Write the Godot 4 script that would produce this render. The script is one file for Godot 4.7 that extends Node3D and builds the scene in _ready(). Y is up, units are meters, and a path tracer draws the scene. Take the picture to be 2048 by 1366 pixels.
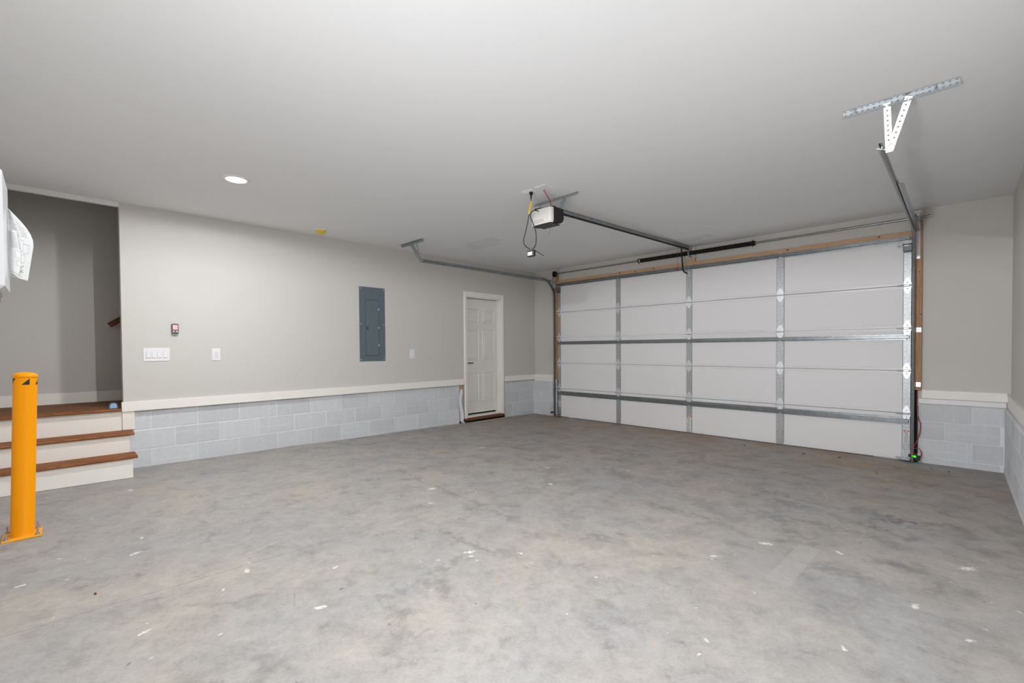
extends Node3D

# ---------------------------------------------------------------- geometry collector
class MB:
	var v := PackedVector3Array()
	var n := PackedVector3Array()
	var t := PackedVector2Array()

	func tri(a: Vector3, b: Vector3, c: Vector3, na: Vector3, nb: Vector3, nc: Vector3, ua := Vector2.ZERO, ub := Vector2.ZERO, uc := Vector2.ZERO) -> void:
		v.append_array([a, c, b]); n.append_array([na, nc, nb]); t.append_array([ua, uc, ub])

	func poly(p: Array, outward: Vector3, uvs: Array = []) -> void:
		var nn: Vector3 = (p[1] - p[0]).cross(p[2] - p[0]).normalized()
		var q := p.duplicate()
		var w := uvs.duplicate()
		if nn.dot(outward) < 0.0:
			q.reverse(); w.reverse(); nn = -nn
		for i in range(1, q.size() - 1):
			if w.size() > 0:
				tri(q[0], q[i], q[i + 1], nn, nn, nn, w[0], w[i], w[i + 1])
			else:
				tri(q[0], q[i], q[i + 1], nn, nn, nn)

	func cbox(c: Vector3, s: Vector3, bev := 0.0, b := Basis.IDENTITY, uvo := Vector2.ZERO) -> void:
		var h := s * 0.5
		bev = minf(bev, minf(h.x, minf(h.y, h.z)) * 0.9)
		for k in 3:
			var i := (k + 1) % 3
			var j := (k + 2) % 3
			var lu := i if s[i] >= s[j] else j
			var lv := j if lu == i else i
			for sg in [-1.0, 1.0]:
				var pts := []
				var uvs := []
				for cn in [[-1.0, -1.0], [1.0, -1.0], [1.0, 1.0], [-1.0, 1.0]]:
					var p := Vector3.ZERO
					p[k] = sg * h[k]; p[i] = cn[0] * (h[i] - bev); p[j] = cn[1] * (h[j] - bev)
					pts.append(c + b * p)
					uvs.append(Vector2(p[lu] + h[lu], p[lv] + h[lv]) + uvo)
				var o := Vector3.ZERO
				o[k] = sg
				poly(pts, b * o, uvs)
		if bev <= 0.0:
			return
		for k in 3:
			var i := (k + 1) % 3
			var j := (k + 2) % 3
			for si in [-1.0, 1.0]:
				for sj in [-1.0, 1.0]:
					var pts := []
					var uvs := []
					for cn in [[-1.0, 0], [1.0, 0], [1.0, 1], [-1.0, 1]]:
						var p := Vector3.ZERO
						p[k] = cn[0] * (h[k] - bev)
						p[i] = si * (h[i] - (bev if cn[1] == 1 else 0.0))
						p[j] = sj * (h[j] - (0.0 if cn[1] == 1 else bev))
						pts.append(c + b * p)
						uvs.append(Vector2(p[k] + h[k], p[i] + h[i]) + uvo)
					var o := Vector3.ZERO
					o[i] = si; o[j] = sj
					poly(pts, b * o, uvs)
		for sx in [-1.0, 1.0]:
			for sy in [-1.0, 1.0]:
				for sz in [-1.0, 1.0]:
					poly([c + b * Vector3(sx * h.x, sy * (h.y - bev), sz * (h.z - bev)), c + b * Vector3(sx * (h.x - bev), sy * h.y, sz * (h.z - bev)), c + b * Vector3(sx * (h.x - bev), sy * (h.y - bev), sz * h.z)], b * Vector3(sx, sy, sz))

	func span(x0: float, x1: float, y0: float, y1: float, z0: float, z1: float, bev := 0.0, uvo := Vector2.ZERO) -> void:
		cbox(Vector3(x0 + x1, y0 + y1, z0 + z1) * 0.5, Vector3(absf(x1 - x0), absf(y1 - y0), absf(z1 - z0)), bev, Basis.IDENTITY, uvo)

	func bar(a: Vector3, b: Vector3, w: float, d: float, side: Vector3, bev := 0.0) -> void:
		# a straight bar from a to b, w wide along side, d deep
		var tx := (b - a).normalized()
		var sy := (side - tx * side.dot(tx)).normalized()
		cbox((a + b) * 0.5, Vector3((b - a).length(), w, d), bev, Basis(tx, sy, tx.cross(sy)))

	func ccw(p: PackedVector2Array) -> PackedVector2Array:
		var a := 0.0
		for i in p.size():
			a += p[i].cross(p[(i + 1) % p.size()])
		if a < 0.0:
			p = p.duplicate(); p.reverse()
		return p

	func sweep(profile: PackedVector2Array, pts: Array, ns: Array, bs: Array) -> void:
		# profile in (n, b); tangent is n x b
		var pr := ccw(profile)
		var m := pr.size()
		var run := 0.0
		for i in range(pts.size() - 1):
			var step: float = (pts[i + 1] - pts[i]).length()
			for k in m:
				var p := pr[k]
				var q := pr[(k + 1) % m]
				var e := q - p
				if e.length() < 1e-7:
					continue
				var n0: Vector3 = (ns[i] * e.y - bs[i] * e.x).normalized()
				var n1: Vector3 = (ns[i + 1] * e.y - bs[i + 1] * e.x).normalized()
				var a: Vector3 = pts[i] + ns[i] * p.x + bs[i] * p.y
				var b: Vector3 = pts[i] + ns[i] * q.x + bs[i] * q.y
				var c: Vector3 = pts[i + 1] + ns[i + 1] * q.x + bs[i + 1] * q.y
				var d: Vector3 = pts[i + 1] + ns[i + 1] * p.x + bs[i + 1] * p.y
				tri(a, b, c, n0, n0, n1, Vector2(run, p.y), Vector2(run, q.y), Vector2(run + step, q.y))
				tri(a, c, d, n0, n1, n1, Vector2(run, p.y), Vector2(run + step, q.y), Vector2(run + step, p.y))
			run += step
		var idx := Geometry2D.triangulate_polygon(pr)
		for cap in [0, pts.size() - 1]:
			var o: Vector3 = ns[cap].cross(bs[cap]) * (-1.0 if cap == 0 else 1.0)
			for i in range(0, idx.size(), 3):
				var f := []
				for k in 3:
					var p := pr[idx[i + k]]
					f.append(pts[cap] + ns[cap] * p.x + bs[cap] * p.y)
				poly(f, o, [pr[idx[i]], pr[idx[i + 1]], pr[idx[i + 2]]])

	func prism(profile: PackedVector2Array, at: Vector3, ax: Vector3, ay: Vector3, length: float) -> void:
		var az := ax.cross(ay)
		sweep(profile, [at, at + az * length], [ax, ax], [ay, ay])

	func tube(pts: Array, r: float, sides := 8, smooth_path := false) -> void:
		if smooth_path:
			var cv := Curve3D.new()
			for i in pts.size():
				var a: Vector3 = pts[maxi(i - 1, 0)]
				var b: Vector3 = pts[mini(i + 1, pts.size() - 1)]
				cv.add_point(pts[i], -(b - a) / 6.0, (b - a) / 6.0)
			pts = []
			for i in (cv.point_count - 1) * 6 + 1:
				pts.append(cv.samplef(i / 6.0))
		var up := Vector3.UP
		var rings := []
		for i in pts.size():
			var tg: Vector3 = (pts[mini(i + 1, pts.size() - 1)] - pts[maxi(i - 1, 0)]).normalized()
			if i == 0 and absf(tg.y) > 0.9:
				up = Vector3.RIGHT
			up = (up - tg * up.dot(tg)).normalized()
			var sd := tg.cross(up)
			var ring := []
			for k in sides:
				var a := TAU * k / sides
				ring.append(up * cos(a) + sd * sin(a))
			rings.append([pts[i], ring, tg])
		for i in range(rings.size() - 1):
			for k in sides:
				var k2 := (k + 1) % sides
				var p0: Vector3 = rings[i][0]
				var p1: Vector3 = rings[i + 1][0]
				var a: Vector3 = rings[i][1][k]
				var b: Vector3 = rings[i][1][k2]
				var c: Vector3 = rings[i + 1][1][k2]
				var d: Vector3 = rings[i + 1][1][k]
				tri(p0 + a * r, p0 + b * r, p1 + c * r, a, b, c)
				tri(p0 + a * r, p1 + c * r, p1 + d * r, a, c, d)
		for e in [0, rings.size() - 1]:
			var f := []
			for k in sides:
				f.append(rings[e][0] + rings[e][1][k] * r)
			poly(f, rings[e][2] * (-1.0 if e == 0 else 1.0))

	func lathe(pr: Array, at: Vector3, axis := Vector3.UP, segs := 24, smooth := false) -> void:
		# pr: Vector2(radius, height), from the bottom up along the outside
		var x := axis.cross(Vector3.RIGHT if absf(axis.x) < 0.9 else Vector3.FORWARD).normalized()
		var z := x.cross(axis)
		var nr := []
		for i in range(pr.size() - 1):
			var d: Vector2 = pr[i + 1] - pr[i]
			nr.append(Vector2(d.y, -d.x).normalized())
		for i in range(pr.size() - 1):
			var na: Vector2 = nr[i]
			var nb: Vector2 = nr[i]
			if smooth:
				if i > 0: na = (nr[i - 1] + nr[i]).normalized()
				if i < nr.size() - 1: nb = (nr[i + 1] + nr[i]).normalized()
			for k in segs:
				var d0 := x * cos(TAU * k / segs) + z * sin(TAU * k / segs)
				var d1 := x * cos(TAU * (k + 1) / segs) + z * sin(TAU * (k + 1) / segs)
				var a: Vector3 = at + d0 * pr[i].x + axis * pr[i].y
				var b: Vector3 = at + d1 * pr[i].x + axis * pr[i].y
				var c: Vector3 = at + d1 * pr[i + 1].x + axis * pr[i + 1].y
				var d: Vector3 = at + d0 * pr[i + 1].x + axis * pr[i + 1].y
				var n00 := d0 * na.x + axis * na.y
				var n10 := d1 * na.x + axis * na.y
				var n11 := d1 * nb.x + axis * nb.y
				var n01 := d0 * nb.x + axis * nb.y
				# the frame turns so that a, d, c runs counter-clockwise seen from outside
				var flip := (d - a).cross(c - a).dot(n00 + n11) < 0.0
				var u0 := float(k) / segs
				var u1 := float(k + 1) / segs
				if pr[i].x > 1e-6:
					if flip: tri(a, b, c, n00, n10, n11, Vector2(u0, pr[i].y), Vector2(u1, pr[i].y), Vector2(u1, pr[i + 1].y))
					else: tri(a, c, b, n00, n11, n10, Vector2(u0, pr[i].y), Vector2(u1, pr[i + 1].y), Vector2(u1, pr[i].y))
				if pr[i + 1].x > 1e-6:
					if flip: tri(a, c, d, n00, n11, n01, Vector2(u0, pr[i].y), Vector2(u1, pr[i + 1].y), Vector2(u0, pr[i + 1].y))
					else: tri(a, d, c, n00, n01, n11, Vector2(u0, pr[i].y), Vector2(u0, pr[i + 1].y), Vector2(u1, pr[i + 1].y))

	func perforated(at: Vector3, ax: Vector3, ay: Vector3, length: float, width: float, pitch: float, hr: float, th := 0.002) -> void:
		# a flat steel strip with round holes; at = middle of its starting edge
		var az := ax.cross(ay)
		var cells := maxi(1, int(round(length / pitch)))
		var pl := length / cells
		var h := width * 0.5
		for i in cells:
			var c := at + ax * (pl * (i + 0.5))
			var rim := []
			var edge := []
			for k in 8:
				var a := TAU * k / 8.0
				rim.append(ax * cos(a) * hr + ay * sin(a) * hr)
				edge.append(ax * (signf(roundf(cos(a) * 10.0)) * pl * 0.5) + ay * (signf(roundf(sin(a) * 10.0)) * h))
			for k in 8:
				var k2 := (k + 1) % 8
				for s in [-0.5, 0.5]:
					var o: Vector3 = az * th * s
					poly([c + rim[k] + o, c + edge[k] + o, c + edge[k2] + o, c + rim[k2] + o], az * s)
				poly([c + rim[k] + az * th * 0.5, c + rim[k2] + az * th * 0.5, c + rim[k2] - az * th * 0.5, c + rim[k] - az * th * 0.5], -(rim[k] + rim[k2]))
		for s in [-1.0, 1.0]:
			poly([at + ay * h * s + az * th * 0.5, at + ax * length + ay * h * s + az * th * 0.5, at + ax * length + ay * h * s - az * th * 0.5, at + ay * h * s - az * th * 0.5], ay * s)
			var e: Vector3 = at + (ax * length if s > 0.0 else Vector3.ZERO)
			poly([e + ay * h + az * th * 0.5, e - ay * h + az * th * 0.5, e - ay * h - az * th * 0.5, e + ay * h - az * th * 0.5], ax * s)

	func mesh(off: Vector3) -> ArrayMesh:
		var w := v.duplicate()
		for i in w.size():
			w[i] -= off
		var arr := []
		arr.resize(Mesh.ARRAY_MAX)
		arr[Mesh.ARRAY_VERTEX] = w
		arr[Mesh.ARRAY_NORMAL] = n
		arr[Mesh.ARRAY_TEX_UV] = t
		var m := ArrayMesh.new()
		m.add_surface_from_arrays(Mesh.PRIMITIVE_TRIANGLES, arr)
		return m

# ---------------------------------------------------------------- the room's measures (metres)
const HC := 2.755        # ceiling
const WX := 6.284        # right wall
const BZ := 7.12         # back wall
const SLOPE := 0.0156    # the slab falls towards the garage door
const XI := Vector3(1, 0, 0)
const YI := Vector3(0, 1, 0)
const ZI := Vector3(0, 0, 1)
var M := {}
var taken := {}

func fy(z: float) -> float:
	return SLOPE * z

func numbered(called: String) -> String:
	var k: int = taken.get(called, 0)
	taken[called] = k + 1
	return called if k == 0 else "%s_%03d" % [called, k]

func thing(called: String, label: String, category: String, at := Vector3.ZERO, group := "") -> Node3D:
	var o := Node3D.new()
	o.name = numbered(called)
	add_child(o, true)
	o.position = at
	o.set_meta("label", label); o.set_meta("category", category)
	if group: o.set_meta("group", group)
	return o

func structure(called: String, label := "") -> Node3D:
	var o := Node3D.new()
	o.name = called
	add_child(o, true)
	o.set_meta("kind", "structure")
	o.set_meta("label", label); o.set_meta("category", called.split("_")[0])
	return o

func put(mb: MB, called: String, m: Material, parent: Node3D, label := "") -> MeshInstance3D:
	var o := MeshInstance3D.new()
	o.mesh = mb.mesh(parent.global_position if parent != self else Vector3.ZERO)
	o.material_override = m
	o.name = called
	parent.add_child(o, true)
	if label: o.set_meta("label", label)
	return o

func single(mb: MB, called: String, m: Material, label: String, category: String, at: Vector3, group := "") -> MeshInstance3D:
	var o := MeshInstance3D.new()
	o.mesh = mb.mesh(at)
	o.material_override = m
	o.name = numbered(called)
	add_child(o, true)
	o.position = at
	o.set_meta("label", label); o.set_meta("category", category)
	if group: o.set_meta("group", group)
	return o

func shell(mb: MB, called: String, m: Material, label := "") -> MeshInstance3D:
	var o := MeshInstance3D.new()
	o.mesh = mb.mesh(Vector3.ZERO)
	o.material_override = m
	o.name = called
	add_child(o, true)
	o.set_meta("kind", "structure")
	o.set_meta("label", label); o.set_meta("category", called.split("_")[0])
	return o

func mat(r: int, g: int, b: int, rough := 0.6, metal := 0.0) -> StandardMaterial3D:
	var m := StandardMaterial3D.new()
	m.albedo_color = Color8(r, g, b)
	m.roughness = rough
	m.metallic = metal
	return m

# ---------------------------------------------------------------- computed pictures
func noise(sd: int, freq: float, oct := 4, kind := FastNoiseLite.TYPE_SIMPLEX_SMOOTH) -> FastNoiseLite:
	var f := FastNoiseLite.new()
	f.seed = sd; f.frequency = freq; f.noise_type = kind
	f.fractal_octaves = oct
	f.fractal_type = FastNoiseLite.FRACTAL_FBM if oct > 1 else FastNoiseLite.FRACTAL_NONE
	return f

func wood_texture(dark: Color, light: Color, sd: int, streak := 1.0) -> ImageTexture:
	var a := noise(sd, 0.02, 4)
	var b := noise(sd + 7, 0.09, 2)
	var im := Image.create(512, 256, false, Image.FORMAT_RGB8)
	for y in 256:
		for x in 512:
			var g := a.get_noise_2d(x * 0.35, y * 2.2) * 0.5 + 0.5
			var f := b.get_noise_2d(x * 0.25, y * 6.0) * 0.5 + 0.5
			var k := clampf(0.5 + (g - 0.5) * 1.3 * streak + (f - 0.5) * 0.7 * streak, 0.0, 1.0)
			im.set_pixel(x, y, dark.lerp(light, k))
	return ImageTexture.create_from_image(im)

func block_textures() -> Array:
	var pit := noise(31, 0.16, 2)
	var fine := noise(32, 0.42, 2)
	var big := noise(33, 0.012, 3)
	var a := pit.get_seamless_image(512, 512)
	var b := fine.get_seamless_image(512, 512)
	var c := big.get_seamless_image(512, 512)
	var da := a.get_data(); var db := b.get_data(); var dc := c.get_data()
	var col := PackedByteArray(); col.resize(512 * 512 * 3)
	var hgt := PackedByteArray(); hgt.resize(512 * 512)
	for i in 512 * 512:
		var p := da[i] / 255.0
		var f := db[i] / 255.0
		var hole := clampf((0.385 - (p * 0.45 + f * 0.55)) * 9.0, 0.0, 1.0)
		var k := 0.97 + (dc[i] / 255.0 - 0.5) * 0.03 + (f - 0.5) * 0.10 - hole * 0.45
		col[i * 3] = int(clampf(240.0 * k, 0, 255)); col[i * 3 + 1] = int(clampf(243.0 * k, 0, 255)); col[i * 3 + 2] = int(clampf(247.0 * k, 0, 255))
		hgt[i] = int(clampf(190.0 + (f - 0.5) * 70.0 - hole * 150.0, 0, 255))
	return [ImageTexture.create_from_image(Image.create_from_data(512, 512, false, Image.FORMAT_RGB8, col)), ImageTexture.create_from_image(Image.create_from_data(512, 512, false, Image.FORMAT_L8, hgt))]

func steel_texture() -> ImageTexture:
	var a := noise(51, 0.03, 2, FastNoiseLite.TYPE_CELLULAR)
	a.cellular_return_type = FastNoiseLite.RETURN_CELL_VALUE
	var d := a.get_seamless_image(256, 256).get_data()
	var e := noise(52, 0.05, 3).get_seamless_image(256, 256).get_data()
	var col := PackedByteArray(); col.resize(256 * 256 * 3)
	for i in 256 * 256:
		var k := 0.9 + (d[i] / 255.0 - 0.5) * 0.10 + (e[i] / 255.0 - 0.5) * 0.14
		for j in 3:
			col[i * 3 + j] = int(clampf([214.0, 218.0, 220.0][j] * k, 0, 255))
	return ImageTexture.create_from_image(Image.create_from_data(256, 256, false, Image.FORMAT_RGB8, col))

var fw := 1808
var fh := 2048
var fpx := PackedFloat32Array()
var smear: FastNoiseLite

func blot(x: float, z: float, rx: float, rz: float, turn: float, c: Vector3, strength: float, ragged := 0.6, fr := 1.0, crisp := 2.0) -> void:
	# a stain with a ragged edge laid on the slab at x, z
	var m := fw / WX
	var r := maxf(rx, rz) * 1.4
	var ca := cos(turn); var sa := sin(turn)
	for j in range(maxi(0, int((z - r) * m)), mini(fh - 1, int((z + r) * m)) + 1):
		for i in range(maxi(0, int((x - r) * m)), mini(fw - 1, int((x + r) * m)) + 1):
			var dx := i / m - x; var dz := j / m - z
			var u := (dx * ca + dz * sa) / rx; var w := (-dx * sa + dz * ca) / rz
			var q := sqrt(u * u + w * w) + smear.get_noise_2d(i * fr, j * fr) * ragged
			var k := clampf((1.0 - q) * crisp, 0.0, 1.0) * strength
			if k > 0.0:
				var o := (j * fw + i) * 3
				fpx[o] = lerpf(fpx[o], c.x, k); fpx[o + 1] = lerpf(fpx[o + 1], c.y, k); fpx[o + 2] = lerpf(fpx[o + 2], c.z, k)

func floor_texture() -> ImageTexture:
	var n1 := noise(3, 0.0034, 4)
	n1.domain_warp_enabled = true; n1.domain_warp_amplitude = 60.0; n1.domain_warp_frequency = 0.004
	var n2 := noise(5, 0.011, 5)
	n2.domain_warp_enabled = true; n2.domain_warp_amplitude = 30.0; n2.domain_warp_frequency = 0.01
	var n3 := noise(8, 0.06, 4)
	var n4 := noise(13, 0.0055, 5)
	n4.domain_warp_enabled = true; n4.domain_warp_amplitude = 90.0; n4.domain_warp_frequency = 0.006
	n4.fractal_type = FastNoiseLite.FRACTAL_RIDGED
	smear = noise(21, 0.035, 4)
	var a := n1.get_image(fw, fh, false, false, true).get_data()
	var b := n2.get_image(fw, fh, false, false, true).get_data()
	var c := n3.get_image(fw, fh, false, false, true).get_data()
	var n5 := noise(17, 0.19, 3)
	var e5 := n5.get_image(fw, fh, false, false, true).get_data()
	var n6 := noise(19, 0.03, 5)
	n6.domain_warp_enabled = true; n6.domain_warp_amplitude = 25.0; n6.domain_warp_frequency = 0.02
	n6.fractal_gain = 0.62
	var e6 := n6.get_image(fw, fh, false, false, true).get_data()
	var d := n4.get_image(fw, fh, false, false, true).get_data()
	fpx.resize(fw * fh * 3)
	var grey := Vector3(163, 161, 159)
	var warm := Vector3(174, 167, 159)
	var cool := Vector3(151, 149, 147)
	var mud := Vector3(157, 139, 122)
	var o := 0
	for j in fh:
		var z := j * WX / fw
		var near_door := clampf((1.35 - z) / 1.1, 0.0, 1.0) * 0.75 + clampf((3.6 - z) / 2.4, 0.0, 1.0) * 0.32
		for i in fw:
			var k := j * fw + i
			var va := a[k] / 255.0; var vb := b[k] / 255.0; var vc := c[k] / 255.0; var vd := d[k] / 255.0
			var p := grey.lerp(warm, clampf((va - 0.3) * 1.8, 0.0, 1.0))
			p = p.lerp(cool, clampf((vb - 0.45) * 2.2, 0.0, 1.0) * lerpf(0.4, 1.0, clampf((5.2 - z) / 2.2, 0.0, 1.0)))
			p = p.lerp(mud, near_door * clampf(0.55 + (va - 0.45) * 1.6, 0.0, 1.0))
			var dirt := clampf((vd - 0.74) * 4.5, 0.0, 1.0) * clampf((vb - 0.38) * 4.0, 0.0, 1.0)
			var ve := e5[k] / 255.0; var vf := e6[k] / 255.0
			var speck := clampf((ve - 0.70) * 5.0, 0.0, 1.0) * clampf((vf - 0.45) * 4.0, 0.0, 1.0)
			var g := 1.0 + (vc - 0.5) * 0.07 + (ve - 0.5) * 0.10 + (vf - 0.5) * 0.11 + (vb - 0.5) * -0.05 - dirt * 0.13 - speck * 0.10
			fpx[o] = p.x * g; fpx[o + 1] = p.y * g; fpx[o + 2] = p.z * g
			o += 3
	var dk := Vector3(122, 123, 123)
	# dark weathered marks
	for s in [[2.0, 4.24, 0.16, 0.05, 0.3], [2.38, 4.29, 0.2, 0.04, 0.1], [2.7, 4.31, 0.14, 0.03, 0.1], [2.9, 4.33, 0.15, 0.035, 0.0], [3.22, 4.34, 0.2, 0.03, 0.05], [3.53, 4.38, 0.16, 0.03, 0.1], [3.55, 4.87, 0.16, 0.035, 0.0], [3.87, 4.87, 0.18, 0.03, 0.0], [3.92, 5.22, 0.12, 0.05, -1.2], [3.91, 5.08, 0.1, 0.05, -1.4], [3.98, 5.46, 0.18, 0.07, -1.3], [4.3, 3.41, 0.22, 0.06, 0.0], [4.56, 3.38, 0.14, 0.04, 0.2], [4.78, 2.39, 0.2, 0.05, 0.2], [5.08, 2.45, 0.2, 0.05, 0.1], [5.19, 3.3, 0.16, 0.1, 0.5], [5.0, 3.05, 0.25, 0.08, 0.2], [5.71, 3.37, 0.2, 0.05, 0.0], [5.3, 2.95, 0.3, 0.06, 0.0], [4.95, 2.6, 0.3, 0.1, 0.1], [4.3, 4.2, 0.1, 0.06, 0.4], [3.0, 1.9, 0.4, 0.14, 0.2], [4.2, 1.7, 0.5, 0.12, 0.0], [2.0, 2.6, 0.4, 0.1, 0.1], [3.6, 2.8, 0.3, 0.1, 0.4], [4.6, 1.2, 0.5, 0.1, 0.0], [1.6, 1.6, 0.5, 0.12, 0.2], [5.4, 3.7, 0.25, 0.06, 0.1]]:
		blot(s[0], s[1], s[2], s[3], s[4], dk, 0.46, 1.3, 1.3, 0.9)
	for s in [[5.6, 2.47, 0.17, 0.12, 0.5], [5.5, 2.75, 0.12, 0.08, 0.2], [5.75, 2.4, 0.22, 0.05, -0.5]]:
		blot(s[0], s[1], s[2], s[3], s[4], Vector3(92, 92, 92), 0.55, 1.1, 1.6, 0.8)
	# tan smears
	for s in [[3.52, 5.95, 0.05], [3.64, 6.13, 0.035], [3.66, 5.48, 0.05], [4.22, 5.07, 0.07], [4.44, 5.12, 0.06], [5.13, 4.19, 0.06], [5.49, 4.38, 0.05], [4.08, 3.55, 0.12], [6.05, 1.68, 0.22], [1.05, 6.1, 0.16], [3.98, 5.91, 0.04], [4.9, 0.5, 0.4], [1.5, 3.4, 0.3], [2.0, 5.2, 0.3]]:
		blot(s[0], s[1], s[2], s[2] * 0.6, 0.6, Vector3(190, 168, 146), 0.34, 1.0, 1.6, 1.0)
	# the pale rectangle where something lay, and its neighbour
	for s in [[5.27, 3.75, 0.055, 0.31, -0.03, 184.0], [5.12, 3.8, 0.075, 0.3, -0.05, 166.0]]:
		var m := fw / WX
		for j in range(int((s[1] - s[3]) * m), int((s[1] + s[3]) * m)):
			for i in range(int((s[0] - s[2]) * m), int((s[0] + s[2]) * m)):
				var q := (j * fw + i + int((j / m - s[1]) * s[4] * m)) * 3
				for e in 3:
					fpx[q + e] = lerpf(fpx[q + e], s[5] - e * 3.0, 0.45)
	# plaster and paint drops
	var wh := Vector3(236, 233, 227)
	for s in [[2.68, 4.37, 0.05], [3.31, 3.53, 0.035], [1.7, 2.91, 0.05], [5.07, 3.57, 0.05], [5.42, 3.4, 0.03], [4.91, 3.98, 0.025], [5.96, 3.14, 0.05], [2.58, 6.8, 0.03], [2.51, 6.35, 0.035], [2.25, 6.29, 0.02], [3.92, 4.98, 0.02], [3.87, 4.95, 0.035], [4.09, 4.75, 0.02], [2.98, 4.6, 0.03], [3.83, 5.82, 0.03], [3.5, 6.42, 0.025], [5.96, 4.03, 0.02], [5.6, 4.46, 0.02], [5.78, 3.85, 0.035], [2.9, 3.1, 0.03], [3.55, 2.6, 0.02], [4.4, 2.2, 0.02], [0.91, 6.22, 0.035], [3.2, 5.95, 0.03], [3.5, 5.6, 0.02]]:
		blot(s[0], s[1], s[2], s[2] * 0.5, s[0] * 3.0, wh, 0.85, 0.9, 5.0)
	var rng := RandomNumberGenerator.new()
	rng.seed = 77
	for q in 420:
		var r := rng.randf_range(0.003, 0.009)
		var br := rng.randf()
		blot(rng.randf() * WX, rng.randf() * BZ, r * rng.randf_range(1.0, 2.6), r, rng.randf() * 3.0, wh if br > 0.25 else (dk * 0.8 if br > 0.1 else Vector3(184, 158, 130)), rng.randf_range(0.35, 0.8), 0.3, 3.0)
	# the pale trowel line beside the saw cut
	for q in 40:
		blot(2.745 + 0.012 * sin(q * 1.7), 3.5 + q * 0.037, 0.006, 0.03, 0.0, Vector3(196, 194, 190), 0.4, 0.5, 2.0, 1.0)
	# scratches
	for q in 26:
		blot(rng.randf() * WX, rng.randf_range(1.5, BZ), rng.randf_range(0.05, 0.22), 0.004, rng.randf() * 3.0, wh if rng.randf() > 0.4 else dk, 0.35, 0.8, 2.0)
	var out := PackedByteArray(); out.resize(fw * fh * 3)
	for i in fw * fh * 3:
		out[i] = int(clampf(fpx[i], 0.0, 255.0))
	fpx = PackedFloat32Array()
	return ImageTexture.create_from_image(Image.create_from_data(fw, fh, false, Image.FORMAT_RGB8, out))

func ceiling_texture() -> ImageTexture:
	# x 0..WX over 1024 px, z 0..BZ over 1160 px
	var im := Image.create(1024, 1160, false, Image.FORMAT_RGB8)
	var base := Color8(236, 237, 238)
	im.fill(base)
	var k := 1024.0 / WX
	# patches of joint compound that took the paint differently
	for p in [[0.8, 1.35, 2.2, 2.5, 0.96], [1.0, 1.5, 2.32, 2.56, 0.965], [2.98, 3.42, 0.36, 0.5, 0.945], [3.1, 3.6, 0.45, 0.62, 0.955], [3.2, 3.75, 0.9, 0.93, 0.96], [5.62, 5.7, 1.95, 2.1, 0.985]]:
		im.fill_rect(Rect2i(int(p[0] * k), int(p[2] * k), int((p[1] - p[0]) * k), int((p[3] - p[2]) * k)), Color(base.r * p[4], base.g * p[4], base.b * p[4]))
	return ImageTexture.create_from_image(im)

func sticker_texture() -> ImageTexture:
	var im := Image.create(96, 240, false, Image.FORMAT_RGB8)
	im.fill(Color8(226, 226, 224))
	im.fill_rect(Rect2i(4, 6, 88, 20), Color8(200, 48, 34))
	im.fill_rect(Rect2i(30, 12, 40, 8), Color8(240, 225, 220))
	var rng := RandomNumberGenerator.new(); rng.seed = 5
	for y in range(36, 60, 7): im.fill_rect(Rect2i(8, y, rng.randi_range(50, 80), 3), Color8(120, 120, 120))
	for y in range(66, 106):
		for x in range(28, 68):
			var r := Vector2(x - 48, y - 86).length()
			if absf(r - 17.0) < 2.0 or (r < 17.0 and absf((x - 48) - (y - 86)) < 3.0): im.set_pixel(x, y, Color8(70, 70, 70))
	for y in range(112, 232, 7): im.fill_rect(Rect2i(8, y, rng.randi_range(44, 80), 3), Color8(150, 150, 150))
	return ImageTexture.create_from_image(im)

func spring_tag_texture() -> ImageTexture:
	var im := Image.create(64, 256, false, Image.FORMAT_RGB8)
	im.fill(Color8(214, 205, 204))
	im.fill_rect(Rect2i(6, 8, 52, 100), Color8(208, 209, 210))
	var rng := RandomNumberGenerator.new(); rng.seed = 9
	for y in range(14, 244, 15):
		im.fill_rect(Rect2i(rng.randi_range(14, 26), y, rng.randi_range(14, 26), 4), Color8(116, 100, 104))
	return ImageTexture.create_from_image(im)

func page_texture() -> ImageTexture:
	var im := Image.create(256, 384, false, Image.FORMAT_RGB8)
	im.fill(Color8(238, 238, 238))
	var rng := RandomNumberGenerator.new(); rng.seed = 15
	var ink := Color8(150, 150, 152)
	for y in range(16, 150, 7):
		im.fill_rect(Rect2i(20, y, rng.randi_range(80, 105), 2), ink)
		im.fill_rect(Rect2i(136, y, rng.randi_range(60, 100), 2), ink)
	for r in [[60, 170, 90, 60], [150, 190, 60, 50], [70, 250, 110, 44]]:
		im.fill_rect(Rect2i(r[0], r[1], r[2], 2), ink); im.fill_rect(Rect2i(r[0], r[1] + r[3], r[2], 2), ink)
		im.fill_rect(Rect2i(r[0], r[1], 2, r[3]), ink); im.fill_rect(Rect2i(r[0] + r[2], r[1], 2, r[3]), ink)
	for q in 60:
		im.fill_rect(Rect2i(rng.randi_range(110, 170), rng.randi_range(308, 350), rng.randi_range(3, 16), 2), Color8(90, 90, 92))
	for y in range(360, 376, 6): im.fill_rect(Rect2i(30, y, rng.randi_range(120, 190), 2), ink)
	return ImageTexture.create_from_image(im)

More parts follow.
